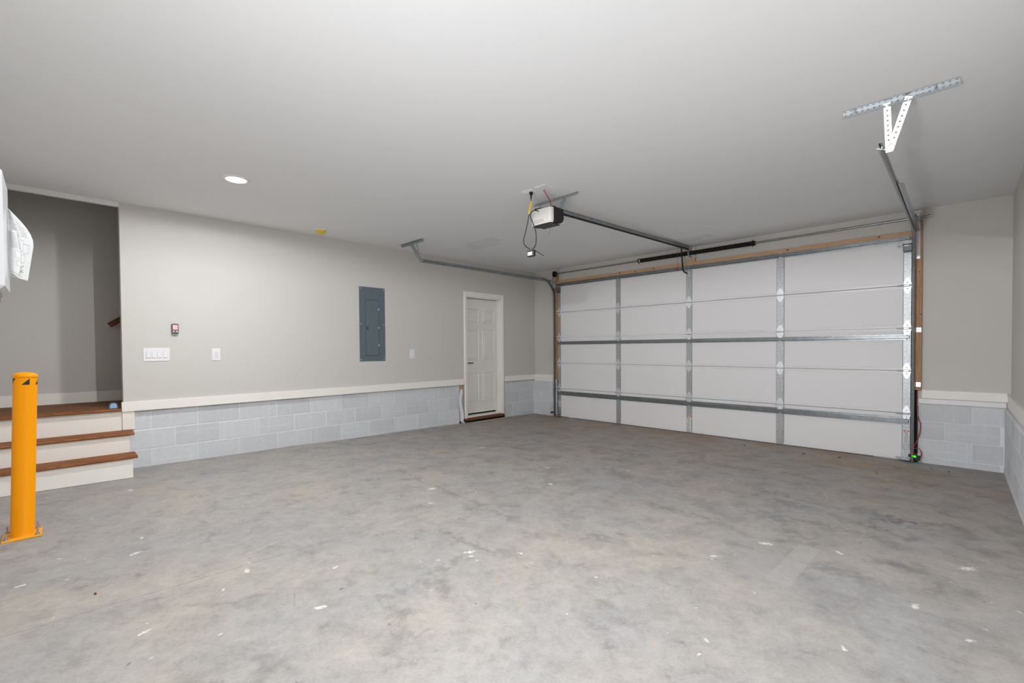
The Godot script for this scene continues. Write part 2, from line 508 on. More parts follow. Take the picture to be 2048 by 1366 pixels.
func stile_texture() -> ImageTexture:
	# galvanised stile with its rows of punched holes
	var im := Image.create(64, 384, false, Image.FORMAT_RGB8)
	var e := noise(61, 0.04, 3)
	for y in 384:
		for x in 64:
			var g := 0.9 + e.get_noise_2d(x, y) * 0.09
			im.set_pixel(x, y, Color(0.80 * g, 0.815 * g, 0.825 * g))
	for p in [[32, 120], [32, 150], [28, 180], [36, 205], [32, 235], [10, 110], [54, 110], [10, 262], [54, 262]]:
		im.fill_rect(Rect2i(p[0] - 2, p[1] - 2, 5, 5), Color8(104, 106, 108))
	return ImageTexture.create_from_image(im)

func textured(t: Texture2D, rough: float, scale := Vector3.ONE, metal := 0.0) -> StandardMaterial3D:
	var m := mat(255, 255, 255, rough, metal)
	m.albedo_texture = t
	m.uv1_scale = scale
	return m

func make_materials() -> void:
	M.paint = mat(211, 208, 203, 0.75)
	var pn := NoiseTexture2D.new()
	pn.width = 256; pn.height = 256; pn.seamless = true; pn.noise = noise(71, 0.06, 3)
	for w in [M.paint]:
		w.heightmap_enabled = true; w.heightmap_texture = pn; w.heightmap_scale = 0.02
		w.uv1_triplanar = true; w.uv1_world_triplanar = true; w.uv1_scale = Vector3(4, 4, 4)
	M.ceiling = textured(ceiling_texture(), 0.85)
	M.ceiling_edge = mat(236, 237, 238, 0.85)
	M.trim = mat(248, 245, 238, 0.45)
	M.door_white = mat(234, 232, 226, 0.4)
	var bt := block_textures()
	M.block = []
	for k in 3:
		var m := textured(bt[0], 0.8, Vector3(3.1, 3.1, 3.1))
		var g: float = [1.0, 0.965, 0.985][k]
		m.albedo_color = Color(g, g, g)
		m.uv1_triplanar = true; m.uv1_world_triplanar = true
		m.heightmap_enabled = true; m.heightmap_texture = bt[1]; m.heightmap_scale = 0.2
		m.uv1_offset = Vector3(0.31, 0.17, 0.23) * k
		M.block.append(m)
	M.mortar = mat(238, 240, 244, 0.85)
	M.floor = textured(floor_texture(), 0.62)
	var grain := NoiseTexture2D.new()
	grain.width = 512; grain.height = 512; grain.seamless = true; grain.noise = noise(81, 0.12, 4)
	M.floor.heightmap_enabled = true
	M.floor.heightmap_texture = M.floor.albedo_texture
	M.floor.heightmap_scale = 0.12
	M.bed = mat(168, 160, 148, 0.9)
	M.oak = textured(wood_texture(Color8(122, 76, 46), Color8(172, 116, 78), 4), 0.65, Vector3(1.2, 5, 1))
	M.oak.metallic_specular = 0.25
	M.landing = textured(wood_texture(Color8(110, 76, 54), Color8(158, 116, 86), 14), 0.7, Vector3(1.2, 5, 1))
	M.landing.metallic_specular = 0.25
	M.rail_wood = textured(wood_texture(Color8(92, 46, 28), Color8(130, 70, 44), 24), 0.35, Vector3(1.5, 6, 1))
	M.pine = textured(wood_texture(Color8(198, 156, 118), Color8(220, 182, 146), 34), 0.65, Vector3(0.9, 5, 1))
	M.cedar = textured(wood_texture(Color8(166, 122, 86), Color8(196, 154, 116), 44), 0.65, Vector3(0.9, 5, 1))
	M.primed = textured(wood_texture(Color8(214, 200, 188), Color8(228, 216, 206), 54, 0.6), 0.75, Vector3(0.9, 5, 1))
	M.sill_wood = mat(118, 74, 42, 0.7)
	M.gap_shade = mat(24, 22, 22, 0.9)  # near-black colour paints the shade inside gaps round the side door
	M.panel = mat(240, 239, 240, 0.55)
	M.rail_white = mat(240, 240, 241, 0.3)
	M.skin = mat(215, 215, 213, 0.6)
	var st := steel_texture()
	M.steel = textured(st, 0.36, Vector3(3, 3, 3), 0.85)
	M.steel.uv1_triplanar = true
	M.track = textured(st, 0.3, Vector3(3, 3, 3), 0.9)
	M.track.uv1_triplanar = true
	M.track.albedo_color = Color8(205, 207, 208)
	M.strut = textured(st, 0.3, Vector3(3, 3, 3), 0.9)
	M.strut.uv1_triplanar = true
	M.strut.albedo_color = Color8(190, 192, 194)
	M.dark_reflection_steel = mat(104, 106, 109, 0.38, 0.8)  # grey darkened to carry the dark reflection on the top brackets
	M.stile = textured(stile_texture(), 0.4, Vector3.ONE, 0.6)
	M.zinc = mat(222, 225, 228, 0.36, 0.7)
	M.punched = mat(192, 197, 201, 0.38, 0.85)
	M.hanger = mat(170, 178, 180, 0.45, 0.8)  # darker than punched; on the left hanger its shade is put into colour
	M.black = mat(20, 20, 22, 0.45)
	M.black_metal = mat(26, 26, 28, 0.35, 0.4)
	M.rubber = mat(34, 33, 33, 0.8)
	M.white = mat(238, 238, 240, 0.35)
	M.red = mat(190, 34, 34, 0.5)
	M.yellow_cord = mat(236, 196, 60, 0.5)
	M.bollard = mat(255, 162, 0, 0.45)
	M.bollard.metallic_specular = 0.3
	M.sticker = textured(sticker_texture(), 0.4)
	M.page = textured(page_texture(), 0.6)
	M.page.backlight_enabled = true; M.page.backlight = Color(0.3, 0.3, 0.3)

# ---------------------------------------------------------------- the shell
func course(parent: Node3D, axis: int, face: float, depth: float, a0: float, a1: float, phase: float, y0: float, y1: float, k0: int) -> void:
	# one course of concrete blocks along x (axis 0) or z (axis 2)
	var mort := 0.006
	var p := phase - ceilf((phase - a0) / 0.4064) * 0.4064
	var k := k0
	while p < a1:
		var s := maxf(p, a0) + mort * 0.5
		var e := minf(p + 0.4064, a1) - mort * 0.5
		if e - s > 0.02:
			var mb := MB.new()
			var j := sin(k * 12.9898) * 0.0012
			var f := face + (j if depth < 0.0 else -j)
			if axis == 2:
				mb.span(f, face + depth, y0 + mort * 0.5, y1 - mort * 0.5, s, e, 0.0035)
			else:
				mb.span(s, e, y0 + mort * 0.5, y1 - mort * 0.5, f, face + depth, 0.0035)
			put(mb, "block", M.block[absi(k * 7 + k / 3) % 3], parent)
		k += 1
		p += 0.4064

func build_floor() -> void:
	var fl := structure("floor", "grey stained concrete slab floor with two shallow saw cut joints")
	var jx := 3.13; var jz := 3.65; var g := 0.0015
	for q in [[0.0, jx - g, 0.0, jz - g], [jx + g, WX, 0.0, jz - g], [0.0, jx - g, jz + g, BZ], [jx + g, WX, jz + g, BZ]]:
		var mb := MB.new()
		var p := []
		var uv := []
		for c in [[q[0], q[2]], [q[0], q[3]], [q[1], q[3]], [q[1], q[2]]]:
			p.append(Vector3(c[0], fy(c[1]), c[1])); uv.append(Vector2(c[0] / WX, c[1] / (fh * WX / fw)))
		mb.poly(p, YI, uv)
		for i in 4:
			var a: Vector3 = p[i]; var b: Vector3 = p[(i + 1) % 4]
			mb.poly([a, b, b - YI * 0.02, a - YI * 0.02], (a + b) * 0.5 - Vector3((q[0] + q[1]) * 0.5, 0, (q[2] + q[3]) * 0.5), [uv[i], uv[(i + 1) % 4], uv[(i + 1) % 4], uv[i]])
		put(mb, "slab", M.floor, fl)
	var bed := MB.new()
	for q in [[-0.3, WX + 0.3, -3.0, BZ + 0.3]]:
		var prof := PackedVector2Array([Vector2(q[2], fy(q[2]) - 0.2), Vector2(q[3], fy(q[3]) - 0.2), Vector2(q[3], fy(q[3]) - 0.0015), Vector2(q[2], fy(q[2]) - 0.0015)])
		bed.prism(prof, Vector3(q[1], 0, 0), ZI, YI, q[1] - q[0])
	put(bed, "bed", M.bed, fl)

func build_shell() -> void:
	build_floor()
	# ceiling
	var c := MB.new()
	c.poly([Vector3(0, HC, 0), Vector3(WX, HC, 0), Vector3(WX, HC, BZ), Vector3(0, HC, BZ)], -YI, [Vector2(0, 0), Vector2(1, 0), Vector2(1, BZ / (1160.0 * WX / 1024.0)), Vector2(0, BZ / (1160.0 * WX / 1024.0))])
	var ce := shell(c, "ceiling", M.ceiling, "smooth white painted plasterboard ceiling over the whole garage")
	var c2 := MB.new()
	c2.span(-0.12, WX + 0.14, HC + 0.001, HC + 0.16, -0.15, BZ + 0.14)
	put(c2, "board", M.ceiling_edge, ce)

	# left wall with the side door opening and the stair opening
	var wl := structure("wall_left", "greige painted wall with block base, side door and stair opening")
	var d := MB.new()
	d.span(-0.12, 0, 0.676, HC, 1.755, 6.18)
	d.span(-0.12, 0, 0.676, HC, -0.15, 0.905)
	d.span(-0.12, 0, 2.185, HC, 0.905, 1.755)
	d.span(-0.12, 0, HC, 5.0, 4.2, BZ)
	put(d, "drywall", M.paint, wl)
	d = MB.new()
	d.span(-0.04, 0, 2.711, HC, 6.18, BZ)
	put(d, "header", M.ceiling_edge, wl)
	var mo := MB.new()
	mo.span(-0.22, -0.029, -0.05, 0.676, 1.886, 6.16)
	mo.span(-0.22, -0.029, -0.05, 0.676, -0.15, 0.815)
	put(mo, "mortar", M.mortar, wl)
	var ys := [-0.13, 0.069, 0.272, 0.474, 0.676]
	for r in 4:
		var ph: float = [4.537, 4.335, 4.537, 4.335][r]
		course(wl, 2, -0.025, -0.15, 1.886, 6.157, ph, ys[r], ys[r + 1], r * 40)
		course(wl, 2, -0.025, -0.15, 0.0, 0.815, [0.42, 0.62, 0.43, 0.625][r], ys[r], ys[r + 1], r * 40 + 20)
	var stud := MB.new()
	stud.span(-0.15, -0.035, 0.03, 0.676, 1.80, 1.884, 0.002)
	put(stud, "stud", M.pine, wl)

	# front wall around the garage door
	var wf := structure("wall_front", "greige painted wall with block base around the garage door")
	d = MB.new()
	d.span(-0.12, 0.555, 0.676, HC, -0.15, 0)
	d.span(5.60, WX + 0.12, 0.62, HC, -0.15, 0)
	d.span(0.555, 5.60, 2.44, HC, -0.15, 0)
	put(d, "drywall", M.paint, wf)
	mo = MB.new()
	mo.span(-0.2, 0.548, -0.1, 0.66, -0.2, 0.004)
	mo.span(5.605, WX + 0.1, -0.1, 0.643, -0.2, 0.004)
	put(mo, "mortar", M.mortar, wf)
	ys = [-0.13, 0.069, 0.262, 0.455, 0.645]
	for r in 4:
		course(wf, 0, 0.008, -0.15, -0.02, 0.552, [0.136, 0.34, 0.136, 0.346][r], ys[r], ys[r + 1], r * 40 + 7)
		course(wf, 0, 0.008, -0.15, 5.60, 6.24, [5.81, 6.015, 5.81, 6.015][r], ys[r], ys[r + 1], r * 40 + 13)
	var stop := MB.new()
	stop.span(0.48, 0.65, -0.05, 2.5, -0.10, -0.016)
	stop.span(5.50, 5.66, -0.05, 2.5, -0.10, -0.016)
	stop.span(0.48, 5.66, 2.39, 2.46, -0.10, -0.016)
	put(stop, "black_backing", M.rubber, wf)  # black rubber weather strip behind the garage door edges

	# right wall
	var wr := structure("wall_right", "greige painted wall with whitewashed block base")
	d = MB.new()
	d.span(WX, WX + 0.14, 0.62, HC, -0.15, BZ + 0.1)
	put(d, "drywall", M.paint, wr)
	mo = MB.new()
	mo.span(6.248, WX + 0.14, -0.1, 0.643, 0.0, BZ)
	put(mo, "mortar", M.mortar, wr)
	for r in 4:
		course(wr, 2, 6.243, 0.03, 0.012, BZ, [0.2, 0.4, 0.2, 0.4][r], ys[r], ys[r + 1], r * 40 + 3)

	# back wall behind the camera, and the stair hall
	d = MB.new()
	d.span(-1.2, WX + 0.14, -0.1, 5.0, BZ, BZ + 0.14)
	shell(d, "wall_back", M.paint, "greige painted wall that carries the water heater")
	var wh := structure("wall_hall", "greige painted wall at the far side of the raised stair hall")
	d = MB.new()
	d.span(-1.12, -1.0, -0.1, 5.0, 4.1, BZ)
	put(d, "drywall", M.paint, wh)
	d = MB.new()
	d.span(-1.12, -0.121, -0.1, 5.0, 4.1, 4.2)
	d.span(-1.12, 0, 5.001, 5.1, 4.1, BZ + 0.14)
	put(d, "unseen_hall_closure", M.paint, wh)  # out of view: end and roof that close the hall against outside light
	d = MB.new()
	d.span(-1.0, -0.985, 0.712, 0.832, 4.2, BZ, 0.003)
	shell(d, "baseboard_hall", M.trim, "white baseboard along the stair hall wall above the landing")

	# trim boards that cap the blocks
	d = MB.new()
	d.span(-0.028, 0.02, 0.676, 0.772, 1.815, 6.195, 0.003)
	shell(d, "trim_1", M.trim, "long white board capping the blocks from stair opening to side door")
	d = MB.new()
	d.span(-0.028, 0.02, 0.676, 0.772, 0.0, 0.835, 0.003)
	shell(d, "trim_2", M.trim, "short white board capping the blocks between side door and corner")
	var t3 := structure("trim_3", "white board and ledge capping the blocks between corner and garage door")
	d = MB.new(); d.span(0.02, 0.548, 0.705, 0.775, 0.0, 0.026, 0.003); put(d, "cap_board", M.trim, t3)
	d = MB.new(); d.span(0.0, 0.545, 0.648, 0.702, 0.0, 0.018, 0.003); put(d, "ledge_board", M.trim, t3)
	var t4 := structure("trim_4", "cream board and white ledge capping the blocks right of the garage door")
	d = MB.new(); d.span(5.63, 6.262, 0.706, 0.798, 0.0, 0.026, 0.003); put(d, "cap_board", M.trim, t4)
	d = MB.new(); d.span(5.605, 6.255, 0.648, 0.703, 0.0, 0.018, 0.003); put(d, "ledge_board", M.white, t4)
	d = MB.new()
	d.span(6.262, WX + 0.01, 0.66, 0.775, 0.0, BZ, 0.003)
	shell(d, "trim_5", M.trim, "long cream board capping the blocks of the wall beside the camera")
	d = MB.new()
	d.span(-0.03, 0.002, 0.493, 0.675, 6.095, 6.19, 0.002)
	shell(d, "trim_6", M.trim, "short white upright board under the cap beside the top stair riser")

func build_side_door() -> void:
	var o := structure("door_1", "white six panel side door with black lever in the block wall")
	# casing
	var c := MB.new()
	var pr := PackedVector2Array([Vector2(0, 0), Vector2(0.062, 0), Vector2(0.062, 0.012), Vector2(0.05, 0.02), Vector2(0.03, 0.017), Vector2(0.012, 0.014), Vector2(0.0, 0.01)])
	c.prism(pr, Vector3(0.0, 0.10, 1.735), ZI, XI, 2.09)            # hinge side far from the corner
	c.prism(pr, Vector3(0.0, 2.25, 0.93), -ZI, XI, 2.15)
	c.span(0, 0.017, 2.165, 2.25, 0.865, 1.80, 0.004)
	put(c, "casing", M.trim, o)
	# jamb
	c = MB.new()
	c.span(-0.16, 0.004, 0.10, 2.19, 1.72, 1.756, 0.001)
	c.span(-0.16, 0.004, 0.10, 2.19, 0.905, 0.937, 0.001)
	c.span(-0.16, 0.004, 2.155, 2.19, 0.905, 1.755, 0.001)
	put(c, "jamb", M.trim, o)
	c = MB.new()
	c.span(-0.17, -0.155, 0.0, 2.2, 0.88, 1.79)
	put(c, "black_backing", M.gap_shade, o)  # black sheet behind the slab, painting the slits round it as shade
	# slab and its six raised panels
	var x := -0.108
	c = MB.new()
	c.span(-0.15, x, 0.158, 2.148, 0.944, 1.712, 0.002)
	var slab := put(c, "door_slab", M.door_white, o)
	for col in [[1.0, 1.29], [1.372, 1.66]]:
		for row in [[1.74, 1.97], [1.08, 1.62], [0.36, 0.86]]:
			c = MB.new()
			raised_panel(c, x, row[0], row[1], col[0], col[1])
			put(c, "raised_panel", M.door_white, slab)
	c = MB.new()
	c.lathe([Vector2(0.0, 0.0), Vector2(0.026, 0.0), Vector2(0.026, 0.008), Vector2(0.012, 0.012), Vector2(0.011, 0.04), Vector2(0, 0.041)], Vector3(x, 1.035, 1.665), XI, 18)
	c.tube([Vector3(x + 0.04, 1.035, 1.67), Vector3(x + 0.045, 1.035, 1.64), Vector3(x + 0.045, 1.033, 1.545)], 0.008, 8)
	put(c, "lever_handle", M.black, slab, "black lever handle")
	# sill
	c = MB.new()
	c.span(-0.15, -0.004, 0.105, 0.128, 0.937, 1.722, 0.002)
	put(c, "threshold", M.trim, o)
	c = MB.new()
	c.span(-0.12, 0.008, 0.058, 0.104, 0.875, 1.79, 0.003)
	put(c, "sill_board", M.sill_wood, o, "bare brown sill board")
	c = MB.new()
	c.span(-0.2, -0.03, -0.05, 0.058, 0.815, 1.886)
	put(c, "sill_gap_shade", M.gap_shade, o)  # black box painting the shade under the sill
	c = MB.new()
	c.span(-0.15, -0.06, 0.0, 0.7, 0.81, 0.905)
	put(c, "rough_gap_shade", M.gap_shade, o)  # black box painting the shade between jamb and blocks

func raised_panel(mb: MB, x: float, y0: float, y1: float, z0: float, z1: float) -> void:
	# rings of (inset, height): moulding rises, falls back and the field rises again
	var rings := [[0.0, 0.0], [0.009, 0.010], [0.022, 0.001], [0.026, 0.001], [0.058, 0.010]]
	for i in range(rings.size() - 1):
		var a := []
		var b := []
		for c in [[0, 0], [1, 0], [1, 1], [0, 1]]:
			for k in 2:
				var r: Array = rings[i + k]
				var p := Vector3(x + r[1] + 0.0004, lerpf(y0 + r[0], y1 - r[0], c[0]), lerpf(z0 + r[0], z1 - r[0], c[1]))
				if k == 0: a.append(p)
				else: b.append(p)
		for q in 4:
			mb.poly([a[q], a[(q + 1) % 4], b[(q + 1) % 4], b[q]], XI)
		if i == rings.size() - 2:
			mb.poly(b, XI)

# ---------------------------------------------------------------- lamps
func ceiling_light(x: float, z: float, core: float, spread: float, label: String) -> void:
	var o := thing("ceiling_light", label, "ceiling light", Vector3(x, HC, z), "round recessed lights in the garage ceiling")
	var r := MB.new()
	r.lathe([Vector2(0.077, 0.0), Vector2(0.077, -0.006), Vector2(0.082, -0.012), Vector2(0.096, -0.009), Vector2(0.104, -0.001), Vector2(0.104, 0.0)], Vector3(x, HC, z), YI, 40, true)
	put(r, "trim_ring", M.white, o)
	var l := MB.new()
	l.lathe([Vector2(0.0, -0.006), Vector2(0.04, -0.0055), Vector2(0.077, -0.003)], Vector3(x, HC, z), YI, 40, true)
	var g := mat(255, 255, 255, 0.5)
	g.emission_enabled = true; g.emission = Color(1.0, 0.985, 0.96); g.emission_energy_multiplier = 7.0
	put(l, "lens", g, o)
	# the lens spreads its light twice over: one part straight down, the other evenly to the sides
	var down := AreaLight3D.new()
	down.area_size = Vector2(0.1, 0.1); down.area_normalize_energy = true
	down.area_range = 14.0; down.area_attenuation = 2.0
	down.light_energy = core
	var around := SpotLight3D.new()
	around.spot_angle = 89.0; around.spot_angle_attenuation = 0.12
	around.spot_range = 14.0; around.spot_attenuation = 2.0
	around.light_size = 0.025
	around.light_energy = spread
	for q in [[down, -0.013], [around, -0.03]]:
		var s: Light3D = q[0]
		s.name = "lamp"
		o.add_child(s, true)
		s.position = Vector3(0, q[1], 0)
		s.rotation = Vector3(-PI / 2, 0, 0)
		s.light_color = Color(0.985, 0.99, 1.0)
		s.shadow_enabled = true


# ---------------------------------------------------------------- garage door
func build_garage_door() -> void:
	var o := thing("garage_door", "white insulated five section overhead garage door seen from inside", "garage door", Vector3(3.05, 0, -0.02))
	var ys := [0.010, 0.530, 1.002, 1.470, 1.941, 2.442]
	var x0 := 0.602; var x1 := 5.540
	var st := [[0.602, 0.664], [1.841, 1.923], [3.034, 3.116], [4.227, 4.311], [5.474, 5.540]]
	for s in 5:
		var sk := MB.new()
		sk.span(x0, x1, ys[s] + 0.001, ys[s + 1] - 0.001, -0.064, -0.054, 0.002)
		var sec := put(sk, "door_section", M.skin, o)
		for k in 4:
			var p := MB.new()
			p.span(st[k][1] + 0.002, st[k + 1][0] - 0.002, ys[s] + 0.033, ys[s + 1] - 0.033, -0.054, -0.0185, 0.003)
			put(p, "insulation_panel", M.panel, sec)
		for e in [0, 1]:
			var y: float = ys[s] + 0.003 if e == 0 else ys[s + 1] - 0.033
			var r := MB.new()
			# steel lip: a shallow ribbed rail along the edge of the section
			r.prism(PackedVector2Array([Vector2(-0.054, 0), Vector2(-0.021, 0), Vector2(-0.018, 0.003), Vector2(-0.018, 0.012), Vector2(-0.021, 0.015), Vector2(-0.018, 0.018), Vector2(-0.018, 0.027), Vector2(-0.021, 0.030), Vector2(-0.054, 0.030)]), Vector3(x1, y, 0), ZI, YI, x1 - x0)
			put(r, "edge_rail", M.rail_white, sec)
		for k in 5:
			var b := MB.new()
			var a: float = st[k][0]; var c: float = st[k][1]
			b.span(a, c, ys[s] + 0.002, ys[s + 1] - 0.002, -0.054, -0.0145, 0.0015)
			b.poly([Vector3(a + 0.003, ys[s] + 0.004, -0.0138), Vector3(c - 0.003, ys[s] + 0.004, -0.0138), Vector3(c - 0.003, ys[s + 1] - 0.004, -0.0138), Vector3(a + 0.003, ys[s + 1] - 0.004, -0.0138)], ZI, [Vector2(0.04, 0.98), Vector2(0.96, 0.98), Vector2(0.96, 0.02), Vector2(0.04, 0.02)])
			put(b, "stile", M.stile, sec)
	# hinges at the four joints
	for j in range(1, 5):
		for k in 5:
			var cx: float = (st[k][0] + st[k][1]) * 0.5
			put(hinge(cx, ys[j], minf(0.086, st[k][1] - st[k][0] + 0.004)), "hinge", M.zinc, o)
	# stiffening struts
	for s in [[0.447, 0.076, 0.045], [1.374, 0.058, 0.04], [2.452, 0.06, 0.045]]:
		var u := MB.new()
		var h: float = s[1] * 0.5
		var z := 0.0 - 0.012; var t := 0.0018; var dp: float = s[2]
		var pr := PackedVector2Array([Vector2(z, -h), Vector2(z + t, -h), Vector2(z + t, -h * 0.62), Vector2(z + dp * 0.9, -h * 0.5), Vector2(z + dp, -h * 0.4), Vector2(z + dp, -h * 0.12), Vector2(z + dp - 0.008, -h * 0.06), Vector2(z + dp - 0.008, h * 0.06), Vector2(z + dp, h * 0.12), Vector2(z + dp, h * 0.4), Vector2(z + dp * 0.9, h * 0.5), Vector2(z + t, h * 0.62), Vector2(z + t, h), Vector2(z, h)])
		u.prism(pr, Vector3(5.525, s[0], 0), ZI, YI, 5.525 - 0.61)
		var sm := put(u, "strut", M.strut, o)
		for k in 5:
			var bx: float = (st[k][0] + st[k][1]) * 0.5
			for dy in [-h * 0.8, h * 0.8]:
				var bo := MB.new()
				bo.lathe([Vector2(0.009, 0), Vector2(0.008, 0.004), Vector2(0, 0.006)], Vector3(bx, s[0] + dy, z + t), ZI, 8)
				put(bo, "bolt", M.zinc, sm)
	# top roller brackets
	for k in [0, 4]:
		var cx: float = (st[k][0] + st[k][1]) * 0.5
		var b := MB.new()
		b.span(cx - 0.036, cx + 0.036, 2.30, 2.40, -0.0135, -0.009, 0.001)
		b.span(cx - 0.038, cx + 0.038, 2.312, 2.382, -0.009, 0.022, 0.004)
		b.span(cx - 0.04, cx + 0.04, 2.382, 2.39, -0.009, 0.04, 0.002)
		put(b, "top_bracket", M.dark_reflection_steel, o)
	# bottom brackets
	for k in [0, 4]:
		var cx: float = (st[k][0] + st[k][1]) * 0.5
		var b := MB.new()
		b.span(cx - 0.035, cx + 0.035, 0.025, 0.13, -0.0135, -0.010, 0.001)
		b.span(cx - 0.035, cx + 0.035, 0.022, 0.028, -0.0135, 0.045, 0.001)
		for q in [[-0.015, 0.06], [0.012, 0.075], [0.015, 0.05], [-0.012, 0.1], [0.01, 0.11]]:
			b.lathe([Vector2(0.006, 0), Vector2(0.005, 0.003), Vector2(0, 0.004)], Vector3(cx + q[0], q[1], -0.010), ZI, 8)
		put(b, "bottom_bracket", M.steel, o)
	# rollers, their stems running into the tracks
	for sd in [0, 1]:
		for y in [0.04, 0.530, 1.002, 1.470, 1.941, 2.372]:
			var r := MB.new()
			var xi := 0.69 if sd == 0 else 5.42
			var xo := 0.535 if sd == 0 else 5.562
			if y > 0.1 and sd == 0: xi = 0.64
			r.tube([Vector3(xi, y, 0.02), Vector3(xo, y, 0.02)], 0.0055, 8)
			r.lathe([Vector2(0.0, 0), Vector2(0.021, 0.0), Vector2(0.0225, 0.005), Vector2(0.021, 0.01), Vector2(0, 0.01)], Vector3(xo, y, 0.02), XI if sd == 0 else -XI, 16)
			if y > 0.1:
				# roller carrier on the hinge
				var a := 0.61 if sd == 0 else 5.478
				r.span(a, a + 0.05, y - 0.011, y + 0.011, -0.012, 0.026, 0.003)
			put(r, "roller", M.track, o)
	# rubber seal, with light showing under it near either end
	var seal := MB.new()
	for q in [[0.61, 0.80], [0.93, 5.22], [5.44, 5.53]]:
		seal.span(q[0], q[1], -0.006, 0.0105, -0.062, -0.03, 0.004)
	put(seal, "bottom_seal", mat(120, 117, 113, 0.8), o)
	# warning stickers on the stiles
	for q in [[0.608, 0.660, 0.19, 0.32], [3.040, 3.110, 0.03, 0.275], [5.482, 5.535, 0.205, 0.345]]:
		var s := MB.new()
		s.poly([Vector3(q[0], q[2], -0.0125), Vector3(q[1], q[2], -0.0125), Vector3(q[1], q[3], -0.0125), Vector3(q[0], q[3], -0.0125)], ZI, [Vector2(0, 1), Vector2(1, 1), Vector2(1, 0), Vector2(0, 0)])
		for e in [[q[0], q[0] + 0.0005], [q[1] - 0.0005, q[1]]]:
			s.span(e[0], e[1], q[2], q[3], -0.0138, -0.0126)
		put(s, "warning_sticker", M.sticker, o, "white warning sticker with a red bar on top")
	o.position.z += 0.05

func hinge(cx: float, y: float, w: float) -> MB:
	var m := MB.new()
	var h := w * 0.5
	for s in [-1.0, 1.0]:
		var p := PackedVector2Array([Vector2(-h * 0.95, 0.006 * s), Vector2(h * 0.95, 0.006 * s), Vector2(h * 0.95, 0.03 * s), Vector2(h * 0.5, 0.07 * s), Vector2(h * 0.28, 0.085 * s), Vector2(-h * 0.28, 0.085 * s), Vector2(-h * 0.5, 0.07 * s), Vector2(-h * 0.95, 0.03 * s)])
		m.prism(p, Vector3(cx, y, -0.0135), XI, YI, 0.004)
		for bx in [0.0]:
			m.lathe([Vector2(0.008, 0), Vector2(0.007, 0.004), Vector2(0, 0.006)], Vector3(cx + bx, y + 0.035 * s, -0.0095), ZI, 8)
	m.tube([Vector3(cx - h * 1.08, y, 0.0), Vector3(cx + h * 1.08, y, 0.0)], 0.008, 10)
	for s in [-1.0, 1.0]:
		m.span(cx + s * h * 1.0 - 0.003, cx + s * h * 1.0 + 0.003, y - 0.026, y + 0.026, -0.0135, 0.012, 0.002)
	return m

func track_profile() -> PackedVector2Array:
	# C channel: u across (50 mm), v away from the door; 1.6 mm steel with turned lips
	var t := 0.0016
	return PackedVector2Array([Vector2(-0.018, 0), Vector2(-0.024, 0.003), Vector2(-0.026, 0.009), Vector2(-0.022, 0.021), Vector2(-0.012, 0.025), Vector2(0.012, 0.025), Vector2(0.022, 0.021), Vector2(0.026, 0.009), Vector2(0.024, 0.003), Vector2(0.018, 0),
		Vector2(0.018, t), Vector2(0.0228, 0.004), Vector2(0.0244, 0.009), Vector2(0.0207, 0.0197), Vector2(0.0117, 0.0234), Vector2(-0.0117, 0.0234), Vector2(-0.0207, 0.0197), Vector2(-0.0244, 0.009), Vector2(-0.0228, 0.004), Vector2(-0.018, t)])

